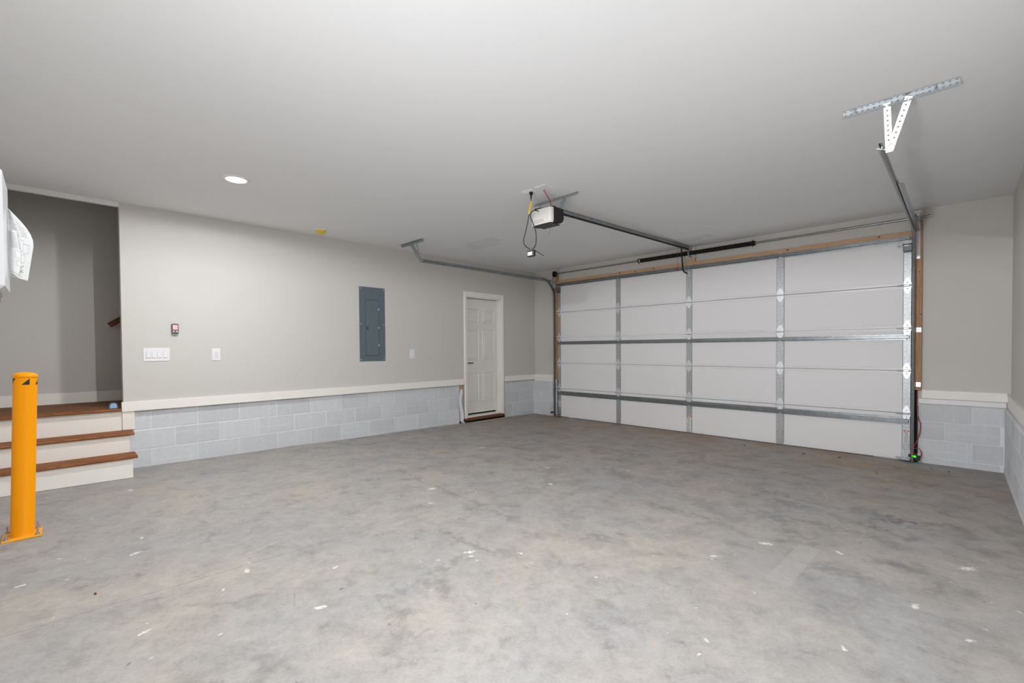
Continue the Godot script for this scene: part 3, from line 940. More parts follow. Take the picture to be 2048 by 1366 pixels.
func door_track(sd: int, label: String) -> void:
	# sd 0: beside the side door, 1: beside the right wall
	var xc := 0.552 if sd == 0 else 5.548
	var out := -XI if sd == 0 else XI
	var o := thing("door_track", label, "door track", Vector3(xc, 0.0, 0.07), "galvanised tracks of the garage door")
	var R := 0.33; var z0 := 0.07; var yh := 2.535
	var sections := [[], [], []]
	sections[0] = [[Vector3(xc, fy(0.05) + 0.008, z0), -ZI], [Vector3(xc, yh - R - 0.06, z0), -ZI]]
	for i in 13:
		var a := PI * 0.5 * i / 12.0
		sections[1].append([Vector3(xc, yh - R + sin(a) * R, z0 + R - cos(a) * R), (-ZI * cos(a) + YI * sin(a))])
	sections[1].push_front([Vector3(xc, yh - R - 0.058, z0), -ZI])
	sections[2] = [[Vector3(xc, yh, z0 + R), YI], [Vector3(xc, yh - 0.012, 3.0), YI]]
	var nm := ["vertical_track", "curved_track", "horizontal_track"]
	for k in 3:
		var pts := []; var ns := []; var bs := []
		for p in sections[k]:
			pts.append(p[0]); ns.append(p[1]); bs.append(out)
		# tangent must be n x b; turn the path round where it is not
		var tg: Vector3 = (pts[1] - pts[0])
		if ns[0].cross(bs[0]).dot(tg) < 0.0:
			pts.reverse(); ns.reverse(); bs.reverse()
		var mb := MB.new()
		mb.sweep(track_profile(), pts, ns, bs)
		put(mb, nm[k], M.track, o)
	# the punched angle that stiffens the horizontal run
	var a := MB.new()
	var xa := xc + out.x * 0.03
	a.perforated(Vector3(xa, yh - 0.012, 0.12), ZI, YI, 2.02, 0.034, 0.03, 0.004)
	a.perforated(Vector3(xa + out.x * 0.017, yh - 0.028, 0.12), ZI, XI, 2.02, 0.034, 0.03, 0.004)
	put(a, "reinforcing_angle", M.track, o)
	# flag bracket on the post
	var f := MB.new()
	var fx := 0.515 if sd == 0 else 5.574
	f.span(fx, fx + 0.036, 2.22, 2.70, 0.041, 0.044, 0.001)
	f.span(xc + out.x * 0.0262, xc + out.x * 0.0285, 2.24, 2.60, 0.041, 0.10, 0.001)
	if sd == 1:
		f.span(5.575, 5.605, 2.63, 2.70, 0.044, 0.10, 0.002)
	else:
		f.span(0.495, 0.56, 2.495, 2.52, 0.044, 0.20, 0.002)
	var fl := put(f, "flag_bracket", M.steel, o)
	if sd == 1:
		var s := MB.new()
		s.poly([Vector3(5.577, 2.25, 0.0452), Vector3(5.608, 2.25, 0.0452), Vector3(5.608, 2.56, 0.0452), Vector3(5.577, 2.56, 0.0452)], ZI, [Vector2(0, 1), Vector2(1, 1), Vector2(1, 0), Vector2(0, 0)])
		s.span(5.577, 5.5774, 2.25, 2.56, 0.044, 0.0451)
		put(s, "spring_tag", textured(spring_tag_texture(), 0.5), fl, "pale tag with dark print")
	# jamb brackets
	for y in [0.855, 1.45] if sd == 1 else [0.85, 1.42, 1.9]:
		var b := MB.new()
		var bx0 := 5.582 if sd == 1 else 0.492
		b.span(bx0, bx0 + 0.042, y - 0.026, y + 0.026, 0.0385, 0.042, 0.001)
		b.span(xc + out.x * 0.0255, xc + out.x * 0.028, y - 0.026, y + 0.026, 0.0385, 0.075, 0.001)
		for q in [0.012, 0.03]:
			b.lathe([Vector2(0.005, 0), Vector2(0.004, 0.003), Vector2(0, 0.004)], Vector3(bx0 + q, y, 0.042), ZI, 8)
		put(b, "jamb_bracket", M.zinc, o)
	# hanger from the ceiling
	var cz := 3.1 if sd == 1 else 3.15
	var ca := 5.382 if sd == 1 else 0.277
	var cl := 0.53 if sd == 1 else 0.545
	var g := MB.new()
	g.perforated(Vector3(ca, HC - 0.019, cz), XI, YI, cl, 0.036, 0.0286, 0.0055)
	g.perforated(Vector3(ca, HC - 0.003, cz + 0.018), XI, ZI, cl, 0.036, 0.0286, 0.0055)
	for q in [0.06, cl - 0.1]:
		g.lathe([Vector2(0.008, 0), Vector2(0.008, 0.006), Vector2(0, 0.006)], Vector3(ca + q, HC - 0.004, cz + 0.018), -YI, 6)
	var ang := put(g, "ceiling_angle", (M.punched if sd == 1 else M.hanger), o)  # left angle takes the darker copy, its dimmer light put into colour
	var ends := [[Vector3(5.598, 2.74, 3.103), Vector3(5.601, 2.478, 3.0)], [Vector3(5.698, 2.742, 3.1055), Vector3(5.603, 2.484, 3.003)]]
	if sd == 0:
		ends = [[Vector3(0.494, 2.745, 3.153), Vector3(0.545, 2.50, 3.01)], [Vector3(0.654, 2.742, 3.156), Vector3(0.549, 2.51, 3.013)]]
	for k in 2:
		var h := MB.new()
		var ax: Vector3 = (ends[k][1] - ends[k][0]).normalized()
		var ay := (XI - ax * XI.dot(ax)).normalized()
		var ln: float = (ends[k][1] - ends[k][0]).length()
		h.perforated(ends[k][0], ax, ay, ln, 0.034, 0.0286, 0.0055)
		if (k == 1) == (sd == 1):
			var az := ax.cross(ay)
			if az.z > 0.0: az = -az
			h.perforated(ends[k][0] + ay * 0.017 + az * 0.016, ax, az, ln, 0.032, 0.0286, 0.0055)
		for e in [0.0145, ln - 0.043]:
			h.lathe([Vector2(0.008, -0.003), Vector2(0.008, 0.006), Vector2(0, 0.007)], ends[k][0] + ax * e, (ZI - ax * ZI.dot(ax)).normalized(), 6)
		put(h, "hanger_strap", (M.punched if sd == 1 else M.hanger), o)  # left straps likewise shaded by the darker steel colour
	var bo := MB.new()
	bo.tube([Vector3(xc - out.x * 0.01, yh - 0.012, 2.98), Vector3(xc + out.x * 0.05, yh - 0.04, 2.99)], 0.005, 8)
	bo.lathe([Vector2(0.009, 0), Vector2(0.009, 0.006), Vector2(0, 0.006)], Vector3(xc + out.x * 0.02, yh - 0.012, 2.985), -out, 6)
	put(bo, "bolt", M.zinc, o)

func build_wood() -> void:
	var nails := []
	var p := MB.new()
	p.span(0.607, 5.548, 2.447, 2.532, 0.0, 0.038, 0.002)
	var h := thing("wood_board", "long bare pine header board above the garage door", "board", Vector3(3.07, 2.447, 0.02))
	put(p, "board", M.pine, h)
	for k in [[1.92, 2.513], [2.2, 2.505], [2.52, 2.51], [4.35, 2.51], [5.26, 2.512]]:
		var q := MB.new()
		q.lathe([Vector2(0.011, 0), Vector2(0.0, 0.0006)], Vector3(k[0], k[1], 0.038), ZI, 10)
		put(q, "knot", M.rail_wood, h)
	for s in [[0.53, 0.605, 0.70, 2.66, 2.735, "upright bare pine board behind the track nearest the side door", 0.0], [5.548, 5.626, 0.793, 2.64, 2.748, "upright brown wood board behind the track nearest the right wall", 1.0]]:
		var o := thing("wood_board", s[5], "board", Vector3((s[0] + s[1]) * 0.5, s[2], 0.02))
		p = MB.new()
		p.span(s[0], s[1], s[2], s[3], 0.0, 0.038, 0.002)
		put(p, "board", M.cedar, o)
		p = MB.new()
		p.span(s[0], s[1], s[3], s[4], 0.0, 0.038, 0.002)
		put(p, "painted_end", M.primed, o, "upper end brushed with pale paint")
	for q in [[5.617, 1.62, 1], [5.60, 2.70, 1], [5.60, 2.08, 1], [0.59, 1.6, 0]]:
		var nl := MB.new()
		nl.lathe([Vector2(0.006, 0), Vector2(0.004, 0.0012), Vector2(0, 0.0015)], Vector3(q[0], q[1], 0.038), ZI, 8)
		nails.append([nl, q[2]])
	for w in get_children():
		if w.has_meta("label"):
			for q in nails:
				var key: String = ["nearest the side door", "nearest the right wall"][q[1]]
				if str(w.get_meta("label")).contains(key) and str(w.name).begins_with("wood_board"):
					put(q[0], "nail_head", M.black_metal, w)
	var o := thing("wood_board", "short wide wood block in the middle above the garage door behind the springs", "board", Vector3(3.098, 2.49, 0.02))
	p = MB.new()
	p.span(3.03, 3.166, 2.532, 2.585, 0.0, 0.04, 0.002)
	put(p, "board", M.pine, o)
	p = MB.new()
	p.span(3.03, 3.166, 2.585, 2.745, 0.0, 0.04, 0.002)
	put(p, "painted_end", M.primed, o, "upper part brushed with pale paint")

func build_torsion() -> void:
	var y := 2.653; var z := 0.085
	var o := thing("torsion_spring_assembly", "steel shaft with two black torsion springs above the garage door", "spring", Vector3(3.09, y, z))
	var m := MB.new()
	m.tube([Vector3(0.515, y, z), Vector3(5.70, y + 0.002, z)], 0.0127, 14)
	put(m, "shaft", M.track, o)
	for q in [[2.32, 3.085], [3.115, 3.95]]:
		m = MB.new()
		var pr := []
		var n := int((q[1] - q[0]) / 0.0075)
		for i in n:
			var h: float = (q[1] - q[0]) * i / n
			var st: float = (q[1] - q[0]) / n
			pr.append(Vector2(0.0288, h)); pr.append(Vector2(0.0305, h + st * 0.3)); pr.append(Vector2(0.0305, h + st * 0.65))
		pr.append(Vector2(0.0288, q[1] - q[0]))
		m.lathe(pr, Vector3(q[0], y, z), XI, 16)
		put(m, "spring", M.black_metal, o, "black coil spring")
	for q in [[2.285, 2.322, M.yellow_cord], [3.948, 3.985, M.rail_wood]]:
		m = MB.new()
		m.lathe([Vector2(0.014, 0), Vector2(0.036, 0.0), Vector2(0.036, 0.012), Vector2(0.028, 0.016), Vector2(0.031, 0.037), Vector2(0.014, 0.037)], Vector3(q[0], y, z), XI, 16)
		for k in 4:
			var a := TAU * k / 4.0
			m.lathe([Vector2(0.007, 0.03), Vector2(0.007, 0.043), Vector2(0, 0.043)], Vector3(q[0] + 0.006, y, z), Vector3(0, cos(a), sin(a)), 8)
		put(m, "winding_cone", M.black_metal, o)
		m = MB.new()
		var xx: float = q[0] + (0.017 if q[0] < 3.0 else -0.004)
		m.lathe([Vector2(0.0318, 0), Vector2(0.0325, 0.002), Vector2(0.0325, 0.016), Vector2(0.0318, 0.018)], Vector3(xx, y, z), XI, 16)
		put(m, "paint_band", q[2], o, "yellow painted end" if q[0] < 3.0 else "red brown painted end")
	m = MB.new()
	m.span(3.096, 3.104, y - 0.05, y + 0.05, 0.04, z + 0.035, 0.002)
	m.span(3.06, 3.14, y - 0.06, y - 0.045, 0.04, 0.046, 0.001)
	m.span(3.085, 3.115, y - 0.09, y + 0.05, 0.04, 0.046, 0.001)
	m.lathe([Vector2(0.013, 0), Vector2(0.04, 0.0), Vector2(0.04, 0.012), Vector2(0.013, 0.012)], Vector3(3.092, y, z), XI, 18)
	put(m, "centre_bracket", M.steel, o)
	for sd in [0, 1]:
		var dx := 0.56 if sd == 0 else 5.53
		m = MB.new()
		m.lathe([Vector2(0.013, 0), Vector2(0.052, 0.0), Vector2(0.056, 0.004), Vector2(0.05, 0.01), Vector2(0.048, 0.04), Vector2(0.03, 0.05), Vector2(0.024, 0.068), Vector2(0.013, 0.068)], Vector3(dx, y, z), XI, 22)
		put(m, "cable_drum", M.black_metal if sd == 0 else M.hanger, o)
		m = MB.new()
		var px := 0.543 if sd == 0 else 5.604
		m.span(px, px + 0.004, y - 0.05, y + 0.05, 0.038, z + 0.035, 0.001)
		put(m, "end_bearing_plate", M.steel, o)
	for x in [0.585, 5.60]:
		m = MB.new()
		m.tube([Vector3(x, y - 0.02, z - 0.046), Vector3(x, 0.045, 0.03)], 0.0016, 5)
		put(m, "lift_cable", M.steel, o)

# ---------------------------------------------------------------- opener
func build_opener() -> void:
	var o := thing("garage_door_opener", "grey and black chain drive opener hung from the ceiling with long rail", "door opener", Vector3(3.04, 2.475, 3.23))
	# housing: black chassis with a pale lens cover bulging to the rear
	var c := MB.new()
	var side := PackedVector2Array([Vector2(3.15, 2.625), Vector2(3.14, 2.60), Vector2(3.14, 2.535), Vector2(3.155, 2.505), Vector2(3.185, 2.487), Vector2(3.23, 2.478), Vector2(3.30, 2.474), Vector2(3.30, 2.625)])
	c.prism(side, Vector3(3.172, 0, 0), ZI, YI, 0.264)
	put(c, "housing", M.black, o)
	c = MB.new()
	var cover := PackedVector2Array()
	for q in [[3.174, 3.296], [3.174, 3.318], [3.168, 3.333], [3.15, 3.341], [3.10, 3.346], [3.02, 3.347], [2.965, 3.344], [2.93, 3.335], [2.91, 3.318], [2.904, 3.30], [2.904, 3.296]]:
		cover.append(Vector2(q[1], q[0]))
	c.prism(cover, Vector3(0, 2.49, 0), ZI, XI, 0.128)
	var low := PackedVector2Array()
	for p in cover: low.append(Vector2(lerpf(3.296, p.x, 0.8), lerpf(3.04, p.y, 0.97)))
	c.prism(low, Vector3(0, 2.476, 0), ZI, XI, 0.014)
	var cv := put(c, "lens_cover", mat(226, 223, 218, 0.4), o, "pale translucent lens cover")
	for k in 7:
		for e in 2:
			c = MB.new()
			c.cbox(Vector3(2.95 + k * 0.022 + e * 0.006, 2.513 - e * 0.014, 3.3475), Vector3(0.004, 0.011, 0.002), 0.0, Basis(ZI, -0.5))
			put(c, "vent_slot", mat(150, 120, 116, 0.6), cv)
	c = MB.new()
	c.span(2.95, 3.16, 2.470, 2.477, 3.18, 3.325, 0.002)
	put(c, "under_panel", mat(40, 40, 42, 0.4), o)
	c = MB.new()
	c.span(2.96, 3.1, 2.625, 2.64, 3.2, 3.3, 0.003)
	c.bar(Vector3(2.93, 2.642, 3.29), Vector3(3.12, 2.65, 3.2), 0.03, 0.006, YI)
	put(c, "top_plate", mat(60, 62, 64, 0.4, 0.5), o)
	# hanger
	c = MB.new()
	c.perforated(Vector3(2.805, HC - 0.014, 3.16), XI, YI, 0.548, 0.03, 0.026, 0.005)
	c.perforated(Vector3(2.805, HC - 0.002, 3.145), XI, ZI, 0.548, 0.03, 0.026, 0.005)
	put(c, "ceiling_angle", M.hanger, o)
	c = MB.new()
	c.perforated(Vector3(3.215, 2.745, 3.163), Vector3(-0.33, -1, 0).normalized(), Vector3(1, -0.33, 0).normalized(), 0.128, 0.03, 0.021, 0.006)
	c.perforated(Vector3(3.186, 2.745, 3.168), Vector3(-0.33, -1, 0).normalized(), Vector3(1, -0.33, 0).normalized(), 0.128, 0.03, 0.021, 0.006)
	put(c, "hanger_strap", M.hanger, o)
	c = MB.new()
	c.perforated(Vector3(2.885, 2.745, 3.163), -YI, XI, 0.11, 0.022, 0.021, 0.005)
	put(c, "hanger_strap", M.hanger, o)
	c = MB.new()
	c.perforated(Vector3(3.155, 2.632, 3.31), -ZI, XI, 0.15, 0.026, 0.025, 0.006)
	put(c, "top_strap", M.hanger, o)
	c = MB.new()
	c.perforated(Vector3(2.9, 2.632, 3.31), -ZI, XI, 0.15, 0.026, 0.025, 0.006)
	put(c, "top_strap", M.hanger, o)
	# rail, chain
	var ra := Vector3(3.058, 2.652, 3.2); var rb := Vector3(3.098, 2.733, 0.045)
	c = MB.new()
	c.bar(ra, rb, 0.034, 0.03, YI, 0.002)
	c.bar(ra + YI * 0.016, rb + YI * 0.016, 0.003, 0.044, YI, 0.0005)
	put(c, "rail", M.track, o)
	c = MB.new()
	c.bar(ra - YI * 0.027, rb - YI * 0.027, 0.016, 0.012, YI, 0.002)
	put(c, "chain", M.black, o)
	c = MB.new()
	c.span(3.075, 3.125, 2.70, 2.752, 0.041, 0.10, 0.003)
	put(c, "header_bracket", M.steel, o)
	c = MB.new()
	c.span(3.083, 3.107, 2.688, 2.71, 0.29, 0.45, 0.004)
	put(c, "trolley", M.black, o)
	c = MB.new()
	c.tube([Vector3(3.085, 2.70, 0.32), Vector3(3.08, 2.55, 0.285), Vector3(3.078, 2.42, 0.258), Vector3(3.077, 2.385, 0.235), Vector3(3.075, 2.368, 0.18), Vector3(3.075, 2.358, 0.09)], 0.011, 8)
	put(c, "arm", M.black_metal, o, "bent black door arm")
	c = MB.new()
	c.span(3.06, 3.09, 2.33, 2.40, 0.0365, 0.042, 0.002)
	c.span(3.062, 3.088, 2.342, 2.372, 0.042, 0.10, 0.002)
	put(c, "door_bracket", M.zinc, o)
	c = MB.new()
	c.tube([Vector3(3.082, 2.70, 0.43), Vector3(3.081, 2.55, 0.43), Vector3(3.08, 2.39, 0.43)], 0.0022, 6)
	var rc := put(c, "release_cord", M.red, o, "thin red release cord")
	c = MB.new()
	c.lathe([Vector2(0, -0.016), Vector2(0.012, -0.012), Vector2(0.015, 0.0), Vector2(0.012, 0.01), Vector2(0.004, 0.016), Vector2(0, 0.016)], Vector3(3.08, 2.38, 0.43), YI, 12, true)
	put(c, "release_knob", M.red, rc)
	c = MB.new()
	c.tube([Vector3(3.125, 2.47, 3.3), Vector3(3.132, 2.43, 3.3), Vector3(3.131, 2.395, 3.3), Vector3(3.105, 2.37, 3.3), Vector3(3.1, 2.355, 3.3)], 0.0011, 5, true)
	put(c, "antenna_wire", mat(96, 92, 110, 0.5), o)

	# ceiling plates
	var p := thing("outlet", "white ceiling outlet plate with the black plug in it", "outlet", Vector3(3.03, HC, 3.488))
	c = MB.new()
	c.span(2.969, 3.09, HC - 0.008, HC, 3.45, 3.527, 0.003)
	put(c, "plate", M.white, p)
	c = MB.new()
	c.span(2.985, 3.075, HC - 0.014, HC - 0.008, 3.47, 3.507, 0.003)
	put(c, "socket", M.white, p)
	c = MB.new()
	c.span(3.137, 3.268, HC - 0.008, HC, 3.40, 3.53, 0.003)
	single(c, "blank_plate", M.white, "square white blank ceiling plate that the red wire comes from", "cover plate", Vector3(3.2, HC, 3.465))
	c = MB.new()
	for k in 2:
		c.tube([Vector3(3.167 + k * 0.012, 2.746, 3.437), Vector3(3.165 + k * 0.008, 2.71, 3.39), Vector3(3.15 + k * 0.006, 2.67, 3.32), Vector3(3.13 + k * 0.004, 2.626, 3.292)], 0.0022, 6, true)
	single(c, "signal_wire", M.red, "red twin wire from the blank ceiling plate down to the opener", "wire", Vector3(3.15, 2.626, 3.36))

	# power cord
	var w := thing("power_cord", "looped black power cord with yellow tag hanging beside the opener", "cord", Vector3(3.06, 2.2, 3.5))
	c = MB.new()
	c.lathe([Vector2(0.0, -0.055), Vector2(0.007, -0.055), Vector2(0.008, -0.03), Vector2(0.016, -0.022), Vector2(0.017, -0.001), Vector2(0, 0.0)], Vector3(3.062, HC - 0.0145, 3.49), YI, 14)
	put(c, "plug", M.black, w)
	c = MB.new()
	c.tube([Vector3(3.062, 2.70, 3.49), Vector3(3.063, 2.655, 3.495), Vector3(3.055, 2.58, 3.5), Vector3(3.043, 2.516, 3.503), Vector3(3.017, 2.418, 3.505), Vector3(2.978, 2.325, 3.5), Vector3(2.972, 2.285, 3.5), Vector3(2.992, 2.252, 3.5), Vector3(3.03, 2.222, 3.5), Vector3(3.055, 2.205, 3.5)], 0.0042, 8, true)
	put(c, "cord", M.black, w)
	c = MB.new()
	c.tube([Vector3(3.075, 2.205, 3.494), Vector3(3.11, 2.225, 3.495), Vector3(3.124, 2.265, 3.495), Vector3(3.125, 2.345, 3.495), Vector3(3.10, 2.42, 3.495), Vector3(3.06, 2.50, 3.492), Vector3(3.035, 2.545, 3.47), Vector3(3.03, 2.59, 3.42), Vector3(3.03, 2.60, 3.345)], 0.0042, 8, true)
	put(c, "cord", M.black, w)
	c = MB.new()
	c.tube([Vector3(3.066, 2.655, 3.4965), Vector3(3.07, 2.64, 3.502)], 0.006, 6)
	c.bar(Vector3(3.072, 2.65, 3.501), Vector3(3.06, 2.59, 3.508), 0.022, 0.002, XI)
	c.bar(Vector3(3.062, 2.60, 3.507), Vector3(3.048, 2.535, 3.509), 0.018, 0.002, XI)
	put(c, "tag", M.yellow_cord, w, "yellow tag round the cord")
	c = MB.new()
	c.span(3.02, 3.104, 2.138, 2.196, 3.475, 3.508, 0.006)
	var bx := put(c, "junction_box", M.black, w)
	c = MB.new()
	c.span(3.03, 3.088, 2.148, 2.182, 3.5082, 3.5095, 0.0005)
	put(c, "box_label", mat(206, 206, 210, 0.4), bx, "pale label")
	c = MB.new()
	c.tube([Vector3(3.075, 2.196, 3.49), Vector3(3.085, 2.212, 3.492), Vector3(3.10, 2.196, 3.494), Vector3(3.22, 2.122, 3.5)], 0.003, 6)
	c.tube([Vector3(3.08, 2.2, 3.495), Vector3(3.10, 2.22, 3.497), Vector3(3.132, 2.242, 3.5)], 0.0025, 6)
	put(c, "cable_tie", M.black, w)

# ---------------------------------------------------------------- things on the walls
func build_wall_things() -> void:
	var c: MB
	# electrical panel
	var o := thing("electrical_panel", "tall grey blue breaker panel with latched door on the left wall", "electrical panel", Vector3(0.0, 1.115, 3.465))
	var blue := mat(96, 110, 117, 0.42)
	c = MB.new(); c.span(0, 0.006, 1.115, 2.159, 3.268, 3.664, 0.002)
	put(c, "cover", blue, o)
	c = MB.new()
	c.span(0.006, 0.0085, 1.187, 1.985, 3.362, 3.575, 0.0022)
	put(c, "door_surround", mat(82, 95, 101, 0.45), o)
	c = MB.new()
	c.span(0.0085, 0.014, 1.199, 1.973, 3.374, 3.562, 0.003)
	var pd := put(c, "panel_door", mat(98, 113, 120, 0.42), o)
	c = MB.new(); c.span(0.014, 0.0165, 1.555, 1.607, 3.53, 3.562, 0.001)
	put(c, "latch", mat(62, 70, 76, 0.4), pd)
	c = MB.new(); c.span(0.0165, 0.021, 1.568, 1.598, 3.535, 3.547, 0.001)
	put(c, "latch_tab", mat(110, 120, 126, 0.35, 0.3), pd)
	for y in [1.34, 1.59, 1.85]:
		c = MB.new(); c.tube([Vector3(0.012, y - 0.016, 3.372), Vector3(0.012, y + 0.016, 3.372)], 0.005, 8)
		put(c, "hinge", M.zinc, pd)
	for y in [1.14, 1.637, 2.134]:
		for z in [3.29, 3.645]:
			c = MB.new(); c.lathe([Vector2(0.008, 0.0), Vector2(0.007, 0.003), Vector2(0, 0.004)], Vector3(0.006, y, z), XI, 10)
			put(c, "screw", M.zinc, o)

	# four gang switch
	o = thing("light_switch", "wide white plate with four rocker switches", "light switch", Vector3(0, 1.172, 5.907))
	c = MB.new(); c.span(0, 0.007, 1.175, 1.312, 5.796, 6.018, 0.004)
	put(c, "plate", M.white, o)
	for k in 4:
		var z := 5.907 + (k - 1.5) * 0.047
		c = MB.new(); c.span(0.007, 0.0085, 1.207, 1.279, z - 0.0185, z + 0.0185, 0.0012)
		put(c, "rocker_frame", mat(222, 222, 226, 0.4), o)
		c = MB.new(); c.cbox(Vector3(0.0105, 1.243, z), Vector3(0.006, 0.064, 0.032), 0.0015, Basis(ZI, 0.05))
		put(c, "rocker", M.white, o)
	# single switch
	o = thing("light_switch", "single white switch plate between breaker panel and side door", "light switch", Vector3(0, 1.139, 2.811))
	c = MB.new(); c.span(0, 0.007, 1.14, 1.276, 2.769, 2.854, 0.004)
	put(c, "plate", M.white, o)
	c = MB.new(); c.span(0.007, 0.0085, 1.168, 1.248, 2.792, 2.831, 0.0012)
	put(c, "rocker_frame", mat(220, 220, 224, 0.4), o)
	c = MB.new(); c.cbox(Vector3(0.0105, 1.208, 2.8115), Vector3(0.006, 0.066, 0.032), 0.0015, Basis(ZI, 0.05))
	put(c, "rocker", M.white, o)
	# outlet
	o = thing("outlet", "white duplex wall outlet below the wall remote", "outlet", Vector3(0, 1.167, 5.377))
	c = MB.new(); c.span(0, 0.007, 1.169, 1.306, 5.336, 5.418, 0.004)
	put(c, "plate", M.white, o)
	c = MB.new(); c.span(0.007, 0.0095, 1.197, 1.275, 5.358, 5.396, 0.002)
	put(c, "socket", M.white, o)
	for y in [1.22, 1.254]:
		c = MB.new()
		c.span(0.0095, 0.0099, y - 0.004, y + 0.006, 5.368, 5.3705)
		c.span(0.0095, 0.0099, y - 0.004, y + 0.006, 5.3825, 5.385)
		c.lathe([Vector2(0.003, 0), Vector2(0, 0.0004)], Vector3(0.0095, y - 0.012, 5.377), XI, 8)
		put(c, "slot", M.black, o)
	# wall remote of the opener
	o = thing("wall_remote", "small dark wall control with glowing pink screen", "wall control", Vector3(0, 1.445, 5.75))
	c = MB.new()
	var pr := PackedVector2Array()
	for q in [[-0.026, 0.003], [-0.018, -0.001], [0.0, -0.003], [0.018, -0.001], [0.026, 0.003], [0.031, 0.02], [0.031, 0.118], [0.016, 0.123], [0.0, 0.124], [-0.016, 0.123], [-0.031, 0.118], [-0.031, 0.02]]:
		pr.append(Vector2(q[0], q[1]))
	c.prism(pr, Vector3(0.0, 1.447, 5.75), -ZI, YI, 0.016)
	put(c, "back_plate", mat(150, 146, 144, 0.4), o)
	c = MB.new()
	var p2 := PackedVector2Array()
	for p in pr: p2.append(Vector2(p.x * 0.96, 0.018 + p.y * 0.83))
	c.prism(p2, Vector3(0.0, 1.447, 5.75), -ZI, YI, 0.026)
	put(c, "cover", mat(92, 88, 90, 0.4), o)
	var glow := mat(240, 170, 180, 0.3)
	glow.emission_enabled = true; glow.emission = Color(1.0, 0.55, 0.6); glow.emission_energy_multiplier = 0.55
	c = MB.new(); c.span(0.0255, 0.0275, 1.507, 1.555, 5.7285, 5.7705, 0.001)
	put(c, "screen", glow, o, "lit pink screen")
	c = MB.new(); c.span(0.0255, 0.0268, 1.499, 1.506, 5.734, 5.766, 0.0005)
	put(c, "button_bar", mat(196, 110, 120, 0.4), o)
	for z in [5.735, 5.763]:
		c = MB.new(); c.lathe([Vector2(0.0075, 0), Vector2(0.0065, 0.002), Vector2(0, 0.003)], Vector3(0.0258, 1.486, z), XI, 12)
		put(c, "button", M.white, o)
	# smoke detector
	o = thing("smoke_detector", "round ceiling smoke detector under a yellow dust cover", "smoke detector", Vector3(0.324, HC, 4.313))
	c = MB.new(); c.lathe([Vector2(0.062, -0.012), Vector2(0.066, -0.008), Vector2(0.066, 0.0)], Vector3(0.324, HC, 4.313), YI, 32)
	put(c, "base", M.white, o)
	c = MB.new(); c.lathe([Vector2(0.0, -0.056), Vector2(0.02, -0.055), Vector2(0.024, -0.05), Vector2(0.04, -0.044), Vector2(0.056, -0.03), Vector2(0.063, -0.014), Vector2(0.064, -0.006), Vector2(0.06, -0.003)], Vector3(0.324, HC, 4.313), YI, 32, true)
	put(c, "dust_cover", mat(232, 206, 60, 0.35), o, "yellow plastic dust cover")
	# handrail up the hall
	o = thing("handrail", "brown wooden handrail rising along the stair hall wall", "handrail", Vector3(-0.93, 1.57, 6.2))
	c = MB.new()
	var dir := Vector3(0, 0.6, -0.8)
	var nv := Vector3(0, 0.8, 0.6)
	var hp := PackedVector2Array([Vector2(-0.028, -0.02), Vector2(-0.02, -0.028), Vector2(0.01, -0.028), Vector2(0.022, -0.018), Vector2(0.028, 0.0), Vector2(0.022, 0.018), Vector2(0.01, 0.028), Vector2(-0.02, 0.028), Vector2(-0.028, 0.02)])
	c.prism(hp, Vector3(-0.92, 1.575, 6.212), nv, nv.cross(dir).normalized() * -1.0, 1.6)
	put(c, "rail", M.rail_wood, o)
	c = MB.new()
	c.tube([Vector3(-1.0, 1.58, 6.08), Vector3(-0.93, 1.59, 6.08), Vector3(-0.92, 1.64, 6.08)], 0.007, 8)
	put(c, "bracket", M.black_metal, o)

